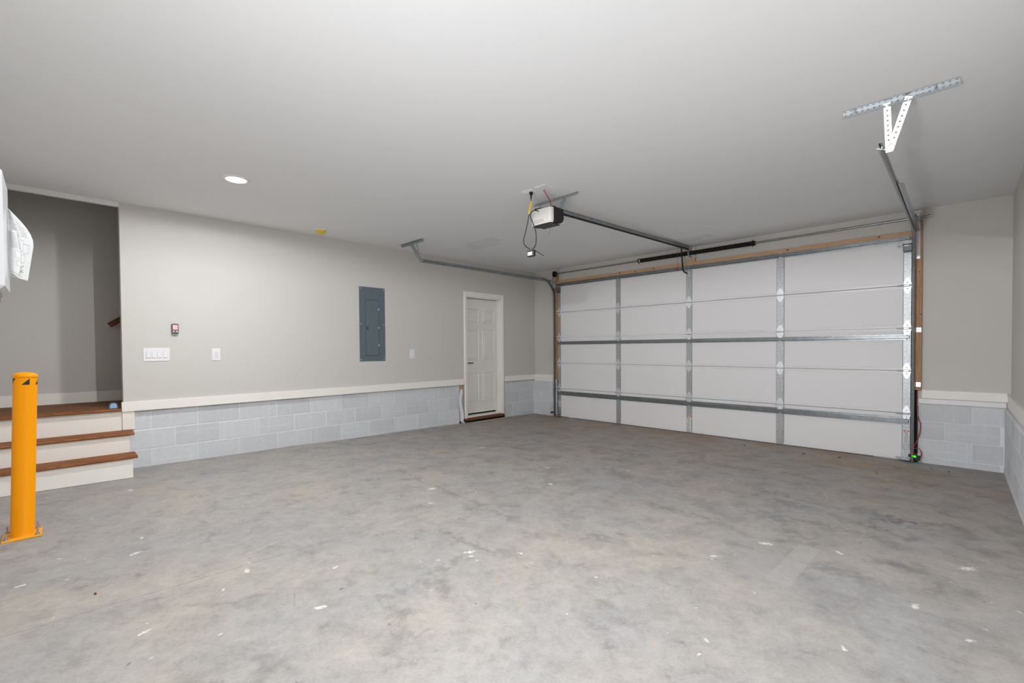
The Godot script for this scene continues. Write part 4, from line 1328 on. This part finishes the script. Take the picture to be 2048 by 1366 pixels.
func build_heater() -> void:
	var o := thing("water_heater", "white wall mounted tankless water heater high on the back wall", "water heater", Vector3(2.1, 1.617, 6.98))
	var c := MB.new()
	c.span(1.872, 2.325, 1.617, 2.262, 6.84, BZ, 0.018)
	put(c, "case", mat(226, 228, 230, 0.25), o)
	c = MB.new()
	c.span(2.325, 2.329, 1.64, 2.24, 6.87, 7.09, 0.002)
	put(c, "side_panel", mat(222, 224, 226, 0.3), o)
	for q in [[2.27, 6.872], [2.18, 6.90], [2.08, 6.93], [1.98, 6.95]]:
		c = MB.new()
		c.lathe([Vector2(0, -0.07), Vector2(0.014, -0.07), Vector2(0.014, -0.045), Vector2(0.02, -0.045), Vector2(0.02, -0.02), Vector2(0.013, -0.018), Vector2(0.013, 0.002)], Vector3(q[0], 1.617, q[1]), YI, 14)
		put(c, "pipe_fitting", mat(150, 142, 134, 0.4, 0.6), o)
	# its paper manual hanging from the front
	var m := thing("paper_manual", "white printed manual pages curling from the water heater front", "paper", Vector3(2.0, 1.7, 6.84))
	for s in 2:
		c = MB.new()
		var g := []
		for j in 13:
			var row := []
			var v := j / 12.0
			for i in 9:
				var u := i / 8.0
				var zt: float; var yb: float
				if s == 0:
					# free edge swings out below a diagonal fold and back in at the foot
					var reach := (0.1 * sin(minf(v / 0.48, 1.0) * PI * 0.5) if v < 0.48 else lerpf(0.1, 0.072, (v - 0.48) / 0.52))
					zt = 6.838 - u * reach - 0.002
					yb = lerpf(2.115, 1.722 - 0.02 * u, v)
				else:
					var reach2 := 0.036 + 0.014 * sin(v * PI)
					zt = 6.836 - u * reach2
					yb = lerpf(1.985, 1.745 - 0.03 * u, v)
				var xx := 1.99 + 0.02 * sin(u * PI) * (1.0 - v * 0.3) + (0.008 + 0.012 * sin(u * 2.4) if s == 1 else 0.0)
				row.append([Vector3(xx, yb, zt), Vector2(u * (1.0 if s == 0 else 0.45), v)])
			g.append(row)
		for j in 12:
			for i in 8:
				for sd in [0, 1]:
					var off := Vector3(0.0003 if sd == 0 else -0.0003, 0, 0)
					c.poly([g[j][i][0] + off, g[j][i + 1][0] + off, g[j + 1][i + 1][0] + off, g[j + 1][i][0] + off], XI if sd == 0 else -XI, [g[j][i][1], g[j][i + 1][1], g[j + 1][i + 1][1], g[j + 1][i][1]])
		put(c, "page", M.page, m)

func build_bollard() -> void:
	var bx := 1.675; var bz := 6.825
	var o := thing("bollard", "yellow steel safety bollard with black chevrons bolted to the floor", "bollard", Vector3(bx, fy(bz), bz))
	var y := fy(bz)
	var c := MB.new()
	c.span(bx - 0.1, bx + 0.1, y, y + 0.011, bz - 0.088, bz + 0.088, 0.002)
	put(c, "base_plate", mat(255, 178, 40, 0.4), o)
	for q in [[-0.078, -0.068], [0.078, -0.068], [-0.078, 0.068], [0.078, 0.068]]:
		c = MB.new()
		var at := Vector3(bx + q[0], y + 0.011, bz + q[1])
		c.lathe([Vector2(0.014, 0), Vector2(0.014, 0.003), Vector2(0.010, 0.003), Vector2(0.010, 0.013), Vector2(0.0055, 0.013), Vector2(0.0055, 0.042), Vector2(0, 0.044)], at, YI, 6)
		put(c, "anchor_bolt", M.steel, o)
	var post := MB.new()
	var H := 1.045
	post.lathe([Vector2(0.058, 0.011), Vector2(0.0545, 0.016), Vector2(0.0545, H - 0.032)], Vector3(bx, y, bz), YI, 48, true)
	var pm := put(post, "post", M.bollard, o)
	c = MB.new()
	c.lathe([Vector2(0.0545, H - 0.034), Vector2(0.057, H - 0.033), Vector2(0.0575, H - 0.024), Vector2(0.053, H - 0.012), Vector2(0.038, H - 0.004), Vector2(0.018, H), Vector2(0, H + 0.001)], Vector3(bx, y, bz), YI, 48, true)
	var cm := put(c, "cap", M.bollard, o)
	# black tape triangles: angles from +x towards -z
	var marks := []
	for q in [[-16.0, 22.0, true], [53.0, 92.0, true], [-85.0, -47.0, false], [128.0, 166.0, false], [190.0, 228.0, true]]:
		c = MB.new()
		for i in 6:
			var a0: float = lerpf(q[0], q[1], i / 6.0); var a1: float = lerpf(q[0], q[1], (i + 1) / 6.0)
			var y0 := y + H - 0.078; var y1 := y + H - 0.038
			var p := []
			for e in [[a0, i / 6.0], [a1, (i + 1) / 6.0]]:
				var r := deg_to_rad(e[0])
				var d := Vector3(cos(r), 0, -sin(r)) * 0.0551
				var lo: float = y0 if q[2] else lerpf(y1, y1 - (y1 - y0), 1.0 - e[1])
				var hi: float = lerpf(y0, y1, e[1]) if q[2] else y1
				p.append(Vector3(bx, lo, bz) + d); p.append(Vector3(bx, hi, bz) + d)
			var rm := deg_to_rad((a0 + a1) * 0.5)
			var ow := Vector3(cos(rm), 0, -sin(rm))
			if p[0].distance_to(p[1]) < 1e-5: c.poly([p[0], p[2], p[3]], ow)
			elif p[2].distance_to(p[3]) < 1e-5: c.poly([p[0], p[2], p[1]], ow)
			else: c.poly([p[0], p[2], p[3], p[1]], ow)
		marks.append(put(c, "black_chevron", M.black, pm, "black tape triangle"))
	# it stands a little out of plumb
	var tilt := Basis(XI, deg_to_rad(-1.75))
	for part in [pm, cm]:
		part.transform.basis = tilt

func build_stairs() -> void:
	var o := thing("staircase", "white risers with brown oak treads climbing to the raised landing", "stairs", Vector3(0.2, fy(6.6), 6.6))
	var riser := mat(250, 247, 240, 0.45)
	var z1 := BZ - 0.002
	for q in [[0.42, 0.435, 0.0, 0.278, 6.157], [0.195, 0.21, 0.302, 0.467, 6.157], [-0.035, -0.018, 0.491, 0.687, 6.19]]:
		var c := MB.new()
		var y0: float = q[2] if q[2] > 0.0 else fy(6.15) + 0.003
		if q[2] > 0.0:
			c.span(q[0], q[1], y0, q[3], q[4], z1, 0.001)
		else:
			c.prism(PackedVector2Array([Vector2(q[4], fy(q[4]) + 0.003), Vector2(z1, fy(z1) + 0.003), Vector2(z1, q[3]), Vector2(q[4], q[3])]), Vector3(q[1], 0, 0), ZI, YI, q[1] - q[0])
		put(c, "riser", riser, o)
	for q in [[0.2, 0.462, 0.278, 0.303, 6.122], [-0.018, 0.24, 0.467, 0.491, 6.122]]:
		var c := MB.new()
		var h: float = (q[3] - q[2]) * 0.5
		var pr := PackedVector2Array([Vector2(q[0], q[2]), Vector2(q[1] - h, q[2])])
		for i in 7:
			var a := -PI * 0.5 + PI * i / 6.0
			pr.append(Vector2(q[1] - h + cos(a) * h, q[2] + h + sin(a) * h))
		pr.append(Vector2(q[0], q[3]))
		c.prism(pr, Vector3(0, 0, q[4]), XI, YI, z1 - q[4])
		for i in c.t.size():
			c.t[i] = Vector2(c.v[i].z, c.v[i].x + c.v[i].y)
		put(c, "tread", M.oak, o)
	# stringer sides against the block wall
	var s := MB.new()
	s.prism(PackedVector2Array([Vector2(-0.02, fy(6.16) + 0.003), Vector2(0.42, fy(6.16) + 0.003), Vector2(0.42, 0.277), Vector2(0.195, 0.277), Vector2(0.195, 0.466), Vector2(-0.02, 0.466)]), Vector3(0, 0, 6.158), XI, YI, 0.015)
	put(s, "stringer", riser, o)
	# landing: bullnose and planks
	var c := MB.new()
	var pr := PackedVector2Array([Vector2(-0.06, 0.687), Vector2(0.018, 0.687)])
	for i in 7:
		var a := -PI * 0.5 + PI * i / 6.0
		pr.append(Vector2(0.018 + cos(a) * 0.0125, 0.6995 + sin(a) * 0.0125))
	pr.append(Vector2(-0.06, 0.712))
	c.prism(pr, Vector3(0, 0, 6.196), XI, YI, z1 - 6.196)
	for i in c.t.size():
		c.t[i] = Vector2(c.v[i].z, c.v[i].x + c.v[i].y)
	put(c, "landing_nosing", M.oak, o)
	for k in 7:
		c = MB.new()
		var x1 := -0.061 - k * 0.134
		c.span(x1 - 0.133, x1, 0.687, 0.7115, 4.25, z1, 0.0012, Vector2(k * 0.37, k * 0.13))
		put(c, "landing_plank", M.landing, o)

	# a tape measure on the landing
	var t := thing("tape_measure", "small blue faced tape measure at the edge of the landing", "tape measure", Vector3(-0.02, 0.712, 6.255))
	c = MB.new()
	var tp := PackedVector2Array([Vector2(-0.036, 0), Vector2(0.034, 0), Vector2(0.036, 0.012), Vector2(0.034, 0.04), Vector2(0.022, 0.06), Vector2(0.0, 0.066), Vector2(-0.022, 0.06), Vector2(-0.034, 0.042), Vector2(-0.036, 0.01)])
	c.prism(tp, Vector3(-0.04, 0.712, 6.255), -ZI, YI, 0.04)
	put(c, "case", mat(70, 76, 86, 0.4), t)
	c = MB.new()
	var lp := PackedVector2Array()
	for p in tp: lp.append(Vector2(p.x * 0.74, 0.032 + (p.y - 0.032) * 0.74))
	c.prism(lp, Vector3(0.0, 0.712, 6.255), -ZI, YI, 0.0015)
	put(c, "face_label", mat(150, 186, 226, 0.4), t, "light blue face label")

func build_small_things() -> void:
	var c: MB
	# photo eyes of the door
	var o := thing("photo_eye", "small black safety sensor with red ring low beside the left track", "sensor", Vector3(0.47, 0.02, 0.09), "safety sensors at the foot of the tracks")
	c = MB.new()
	c.bar(Vector3(0.545, 0.09, 0.075), Vector3(0.47, 0.072, 0.085), 0.03, 0.012, YI, 0.002)
	put(c, "bracket", M.black, o)
	c = MB.new(); c.span(0.452, 0.484, 0.054, 0.09, 0.068, 0.098, 0.008)
	put(c, "body", M.black, o)
	c = MB.new(); c.lathe([Vector2(0.007, 0), Vector2(0.0125, 0.0), Vector2(0.0125, 0.006), Vector2(0.007, 0.006)], Vector3(0.468, 0.072, 0.098), ZI, 16)
	put(c, "ring", M.red, o)
	c = MB.new(); c.lathe([Vector2(0.009, 0), Vector2(0.0, 0.003)], Vector3(0.468, 0.072, 0.099), ZI, 12)
	put(c, "lens", mat(240, 225, 225, 0.2), o)
	o = thing("photo_eye", "small black safety sensor with green light at the foot of the right track", "sensor", Vector3(5.59, 0.02, 0.09), "safety sensors at the foot of the tracks")
	c = MB.new(); c.span(5.575, 5.625, 0.03, 0.105, 0.06, 0.085, 0.005)
	put(c, "body", M.black, o)
	c = MB.new(); c.bar(Vector3(5.53, 0.078, 0.088), Vector3(5.60, 0.072, 0.088), 0.03, 0.008, YI, 0.002)
	put(c, "bracket", M.black, o)
	var gl := mat(60, 220, 60, 0.3)
	gl.emission_enabled = true; gl.emission = Color(0.25, 1.0, 0.2); gl.emission_energy_multiplier = 0.7
	c = MB.new(); c.lathe([Vector2(0.013, 0), Vector2(0.01, 0.006), Vector2(0, 0.009)], Vector3(5.582, 0.073, 0.092), ZI, 14, true)
	put(c, "indicator", gl, o, "glowing green indicator")
	var lm := OmniLight3D.new()
	lm.name = "indicator_glow"
	o.add_child(lm)
	lm.position = Vector3(5.582, 0.073, 0.115) - o.position
	lm.light_color = Color(0.25, 1.0, 0.2); lm.light_energy = 0.0002; lm.light_size = 0.01; lm.omni_range = 8.0; lm.omni_attenuation = 2.0
	lm.shadow_enabled = true
	# sensor wires
	c = MB.new()
	c.tube([Vector3(0.505, 0.60, 0.02), Vector3(0.47, 0.52, 0.02), Vector3(0.465, 0.42, 0.02), Vector3(0.48, 0.3, 0.02), Vector3(0.50, 0.2, 0.022), Vector3(0.505, 0.175, 0.03), Vector3(0.455, 0.168, 0.035), Vector3(0.437, 0.11, 0.05), Vector3(0.45, 0.08, 0.08)], 0.0022, 6, true)
	single(c, "sensor_wire", mat(150, 50, 48, 0.5), "thin red wire down the blocks to the left safety sensor", "wire", Vector3(0.47, 0.08, 0.03))
	c = MB.new()
	c.tube([Vector3(5.592, 0.78, -0.01), Vector3(5.594, 0.6, 0.0), Vector3(5.60, 0.52, 0.02), Vector3(5.622, 0.42, 0.035), Vector3(5.62, 0.34, 0.035), Vector3(5.60, 0.255, 0.03), Vector3(5.575, 0.18, 0.06), Vector3(5.56, 0.145, 0.09), Vector3(5.58, 0.10, 0.09), Vector3(5.60, 0.085, 0.07)], 0.004, 6, true)
	c.tube([Vector3(5.56, 0.15, 0.088), Vector3(5.595, 0.165, 0.08), Vector3(5.62, 0.155, 0.07), Vector3(5.635, 0.1, 0.06), Vector3(5.62, 0.05, 0.06)], 0.004, 6, true)
	single(c, "sensor_wire", M.red, "looped red wire behind the right track above the green sensor", "wire", Vector3(5.6, 0.08, 0.05))
	c = MB.new()
	c.span(5.604, 5.628, 0.088, 0.118, 0.086, 0.094, 0.002)
	single(c, "wire_connector", mat(196, 190, 188, 0.5), "tiny pale connector block in the red wire loop", "connector", Vector3(5.616, 0.085, 0.09))
	# strip of wood on the floor by the side door
	c = MB.new()
	c.bar(Vector3(0.155, fy(1.75) + 0.008, 1.75), Vector3(0.05, fy(0.9) + 0.008, 0.9), 0.012, 0.045, YI, 0.002)
	single(c, "wood_strip", mat(196, 180, 156, 0.7), "thin pale wood strip on the floor before the side door", "wood strip", Vector3(0.1, 0.015, 1.33))
	# torn flashing in the gap beside the side door casing
	var white := mat(216, 222, 232, 0.5)
	c = MB.new()
	var prev := []
	for i in 17:
		var f := i / 16.0
		var y := lerpf(0.035, 0.60, f)
		var w := 0.03 + 0.03 * sin(f * PI)
		var zc := 1.868 - 0.012 * sin(f * 7.0)
		var x := 0.0 + 0.012 * sin(f * 9.0) + 0.02 * (1.0 - f)
		var row := [Vector3(-0.012, y, zc + w * 0.4), Vector3(x + 0.008, y, zc + w * 0.1), Vector3(x + 0.014, y, zc - w * 0.3), Vector3(x - 0.004, y, maxf(zc - w * 0.65, 1.824))]
		if i == 0:
			row = [Vector3(0.0, y, 1.86), Vector3(0.02, y, 1.85), Vector3(0.05, y - 0.005, 1.815), Vector3(0.045, y, 1.812)]
		if prev.size() > 0:
			for k in 3:
				for sd in [1.0, -1.0]:
					var of := Vector3(0.0006 * sd, 0, 0)
					c.poly([prev[k] + of, prev[k + 1] + of, row[k + 1] + of, row[k] + of], Vector3(sd, 0, 0))
		prev = row
	single(c, "flashing_strip", white, "torn white plastic flashing in the gap beside the side door casing", "flashing", Vector3(0.01, 0.03, 1.86))
	c = MB.new()
	for q in [[0.0, 0.05, 0.80, 0.03, 0.4], [0.015, 0.09, 0.79, 0.028, -0.5], [0.008, 0.13, 0.795, 0.02, 0.9]]:
		c.cbox(Vector3(q[0], q[1], q[2]), Vector3(q[3] * 0.5, 0.05, q[3]), 0.006, Basis(Vector3(1, 0.3, 0.2).normalized(), q[4]))
	single(c, "flashing_scrap", mat(200, 204, 208, 0.6), "crumpled white flashing scrap at the corner end of the side door sill", "flashing", Vector3(0.0, 0.02, 0.795))
	# litter
	c = MB.new()
	c.cbox(Vector3(2.955, fy(6.544) + 0.005, 6.544), Vector3(0.011, 0.01, 0.009), 0.003, Basis(YI, 0.5))
	single(c, "pebble", mat(128, 52, 46, 0.6), "tiny red brown pebble on the near floor", "pebble", Vector3(2.955, fy(6.544), 6.544))
	var leaf := mat(66, 48, 38, 0.8)
	var spots := [[3.95, 0.38, 0.03, 0.4, "dead leaf crumb along the garage door, farthest from the right track"], [4.62, 0.42, 0.035, 0.1, "middle one of three dead leaf crumbs lying along the garage door"], [4.95, 0.35, 0.03, 0.8, "dead leaf crumb under the last wide door panel, nearest its stile"], [5.35, 0.95, 0.016, 0.3, "tiny lone dead leaf crumb lying farthest out from the garage door"], [5.85, 0.35, 0.025, 1.2, "dead leaf crumb before the bare blocks, nearer the room corner"], [5.72, 0.3, 0.018, 2.0, "tiny dead leaf crumb before the bare blocks, nearer the green sensor"]]
	for s in spots:
		c = MB.new()
		var b := Basis(YI, s[3])
		var y := fy(s[1])
		var at := Vector3(s[0], y, s[1])
		for k in [[-1.0, 0.3], [0.0, 1.0], [0.7, 0.5]]:
			c.cbox(at + b * Vector3(k[0] * s[2] * 0.4, 0.003 * k[1] + 0.0015, k[1] * 0.006), Vector3(s[2] * 0.55, 0.003, s[2] * 0.35), 0.001, b * Basis(ZI, k[0] * 0.3))
		single(c, "dead_leaf", leaf, s[4], "leaf", at, "dead leaf crumbs on the floor inside the garage door")

# ---------------------------------------------------------------- scene
func _ready() -> void:
	# camera: 16 mm lens, shifted upwards
	var cam := Camera3D.new()
	cam.name = "camera"
	add_child(cam)
	cam.position = Vector3(5.9214, 1.2796, 6.6691)
	cam.basis = Basis(YI, 0.78122) * Basis(XI, -0.018475) * Basis(ZI, -0.007394)
	cam.projection = Camera3D.PROJECTION_FRUSTUM
	cam.near = 0.05
	cam.far = 60.0
	cam.size = 1366.0 / 907.368 * cam.near
	cam.frustum_offset = Vector2(3.979, 30.765) / 907.368 * cam.near
	cam.current = true
	# sky: a plain bright day outside the closed door
	var sky_m := ProceduralSkyMaterial.new()
	sky_m.sky_top_color = Color8(190, 205, 225); sky_m.sky_horizon_color = Color8(228, 230, 232)
	sky_m.ground_bottom_color = Color8(120, 116, 110); sky_m.ground_horizon_color = Color8(190, 190, 188)
	var sky := Sky.new()
	sky.sky_material = sky_m
	var env := Environment.new()
	env.background_mode = Environment.BG_SKY
	env.sky = sky
	env.background_energy_multiplier = 1.5
	env.tonemap_mode = Environment.TONE_MAPPER_LINEAR
	env.tonemap_exposure = 1.0
	env.sdfgi_enabled = true; env.ssao_enabled = true; env.ssil_enabled = true
	var we := WorldEnvironment.new()
	we.name = "world"
	we.environment = env
	add_child(we)
	# unseen soft light beside the camera, placed to brighten ceiling, door and walls
	var fl := SpotLight3D.new()
	fl.name = "unseen_soft_light"
	add_child(fl)
	fl.position = Vector3(5.0, 1.0, 7.0)
	fl.basis = Basis.looking_at(Vector3(0.1, 0.5, -1.0), YI)
	fl.spot_angle = 85.0; fl.spot_angle_attenuation = 1.0
	fl.spot_range = 14.0; fl.spot_attenuation = 2.0
	fl.light_size = 0.3
	fl.light_color = Color(0.98, 0.985, 1.0)
	fl.light_energy = 5.0
	fl.shadow_enabled = true
	make_materials()
	ceiling_light(1.49, 5.53, 2.4, 0.6, "round recessed ceiling light near the stair opening, its lens in view")
	ceiling_light(4.55, 5.50, 0.6, 4.3, "round recessed ceiling light out of view, lighting the middle of the garage and the door")  # out of view; wide part set strong to light the door and far walls
	build_shell()
	build_side_door()
	build_stairs()
	build_garage_door()
	door_track(0, "galvanised door track beside the side door, curving up to its ceiling hanger")
	door_track(1, "galvanised door track beside the right wall, hung from a bright punched angle")
	build_wood()
	build_torsion()
	build_opener()
	build_wall_things()
	build_heater()
	build_bollard()
	build_small_things()
